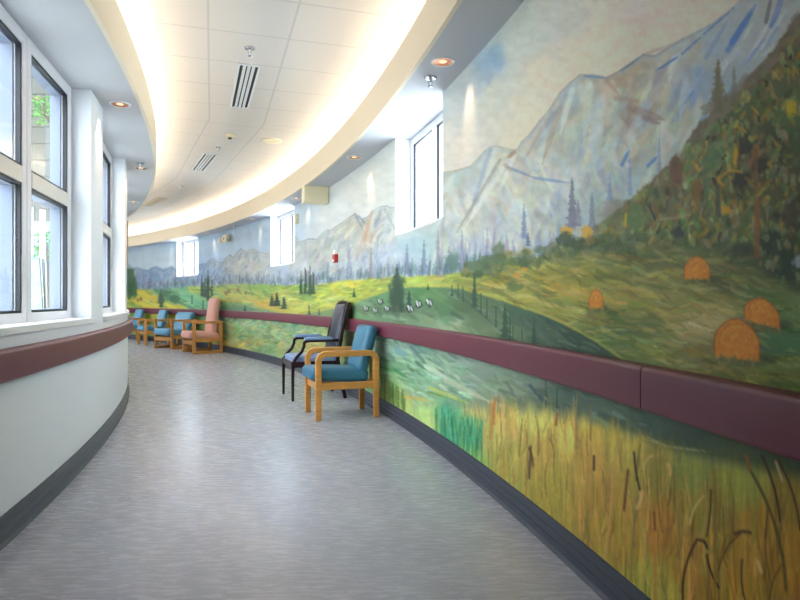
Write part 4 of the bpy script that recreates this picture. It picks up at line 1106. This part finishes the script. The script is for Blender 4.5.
# ------------------------------------------------------------------ courtyard outside the tall windows
g = MB().box(-30, -2, -25, 14, -.3, -.12)
tag(structure(g.build('courtyard_ground', M['paver'])), 'pale paved ground outside the tall windows')
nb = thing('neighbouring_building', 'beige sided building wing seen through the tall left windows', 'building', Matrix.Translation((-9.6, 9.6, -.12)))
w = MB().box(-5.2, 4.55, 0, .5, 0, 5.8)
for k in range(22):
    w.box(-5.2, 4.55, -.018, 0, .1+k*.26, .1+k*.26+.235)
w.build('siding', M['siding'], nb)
MB().box(-5.3, 4.65, -2.4, .6, 5.8, 5.95).build('shading_eave', M['ext_white'], nb)  # deep eave added out of view to keep sky light off the siding
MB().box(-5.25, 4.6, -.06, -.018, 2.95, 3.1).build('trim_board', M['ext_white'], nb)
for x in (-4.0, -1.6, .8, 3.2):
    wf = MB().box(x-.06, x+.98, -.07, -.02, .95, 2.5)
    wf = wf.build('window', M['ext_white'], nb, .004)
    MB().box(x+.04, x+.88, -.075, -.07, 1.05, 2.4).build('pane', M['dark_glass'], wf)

def leafy(mx, label, n, sx, sy, sz, hang):
    root = thing('garden_bush', label, 'plant', mx, 'courtyard plants')
    f, s = MB(), MB()
    for i in range(14):
        x, y = random.uniform(-sx, sx)*.5, random.uniform(-sy, sy)*.5
        s.tube([(x*.2, y*.2, -hang), (x*.7, y*.7, sz*.3-hang*.3), (x, y, sz*random.uniform(.5, .9))], .008, 5)
    for i in range(n):
        a, r = random.uniform(0, 6.28), math.sqrt(random.random())
        p = Vector((math.cos(a)*r*sx, math.sin(a)*r*sy, random.uniform(0, sz)))
        q = Matrix.Translation(p) @ Matrix.Rotation(random.uniform(0, 6.28), 4, 'Z') @ Matrix.Rotation(random.uniform(-1, 1), 4, 'X')
        l = random.uniform(.05, .1)
        f.add([(0, 0, 0), (l*.35, l*.4, .01), (0, l, 0), (-l*.35, l*.4, .01)], [(0, 1, 2, 3)], q)
    s.build('stems', M['stem'], root)
    f.build('foliage', M['leaf'], root)
leafy(Matrix.Translation((-5.25, 9.1, 3.82)), 'green leaves against the building, high in the right pane', 260, .28, .2, .34, 0)
leafy(Matrix.Translation((-5.2, 9.0, 1.72)), 'small green bush outside the lower right pane', 260, .3, .22, .4, 1.9)
leafy(Matrix.Translation((-5.1, 7.75, 1.95)), 'tall green bush outside the leftmost pane', 420, .3, .3, 1.0, 2.1)
# ------------------------------------------------------------------ light
world = bpy.data.worlds.new('overcast_sky'); SC.world = world
world.use_nodes = True
bg = world.node_tree.nodes['Background']
bg.inputs['Color'].default_value = (.82, .91, 1.0, 1)
bg.inputs['Strength'].default_value = 4.6

def area(p, direction, sx, sy, watts, color, spread=180, portal=False):
    l = bpy.data.lights.new('cove_lamp', 'AREA')
    l.shape = 'RECTANGLE'; l.size, l.size_y = sx, sy
    l.energy = watts; l.color = color; l.spread = math.radians(spread)
    o = bpy.data.objects.new('cove_lamp' if not portal else 'window_portal', l); COL.objects.link(o)
    o.location = p
    o.rotation_euler = Vector(direction).to_track_quat('-Z', 'Y').to_euler()
    l.cycles.is_portal = portal
    return o
COVE_W = 3.7
for R in (24.43, 26.73):
    t = 11.6
    while t < TH1-1:
        o = area(pol(R, t+1.25, ZS+.23), (0, 0, 1), 1.1, .06, COVE_W, (1, .87, .66))
        o.rotation_euler = (math.pi, 0, math.radians(t+1.25+90))
        t += 2.6
for i in range(len(posts)-1):
    t = posts[i]+POSTW+(PITCH-POSTW)/2
    d = pol(1, t)-Vector((CX, CY, 0))
    o = area(pol(24.02, t, 1.83), d, 1.75, 1.65, 1, (1, 1, 1), portal=True)
for a, b in RIGHT_WINDOWS:
    t = (a+b)/2
    d = Vector((CX, CY, 0))-pol(1, t)
    area(pol(RW+.27, t, 2.2), d, 1.3, .9, 1, (1, 1, 1), portal=True)

# ------------------------------------------------------------------ camera
cam = bpy.data.cameras.new('camera')
cam.sensor_width = 36; cam.lens = FOC/800*36
cam.shift_y = .6/800
cam.clip_start = .02
co = bpy.data.objects.new('camera', cam); COL.objects.link(co)
co.location = (0, 0, EYE); co.rotation_euler = (math.pi/2, 0, 0)
SC.camera = co
vs_ = SC.view_settings
SC.display_settings.display_device = 'sRGB'
vs_.view_transform = 'Standard'; vs_.look = 'None'; vs_.gamma = 1; vs_.use_curve_mapping = False
vs_.exposure = 1.42
SC.cycles.use_denoising = True
SC.cycles.max_bounces = 10; SC.cycles.diffuse_bounces = 6; SC.cycles.transparent_max_bounces = 12
SC.cycles.sample_clamp_indirect = 8
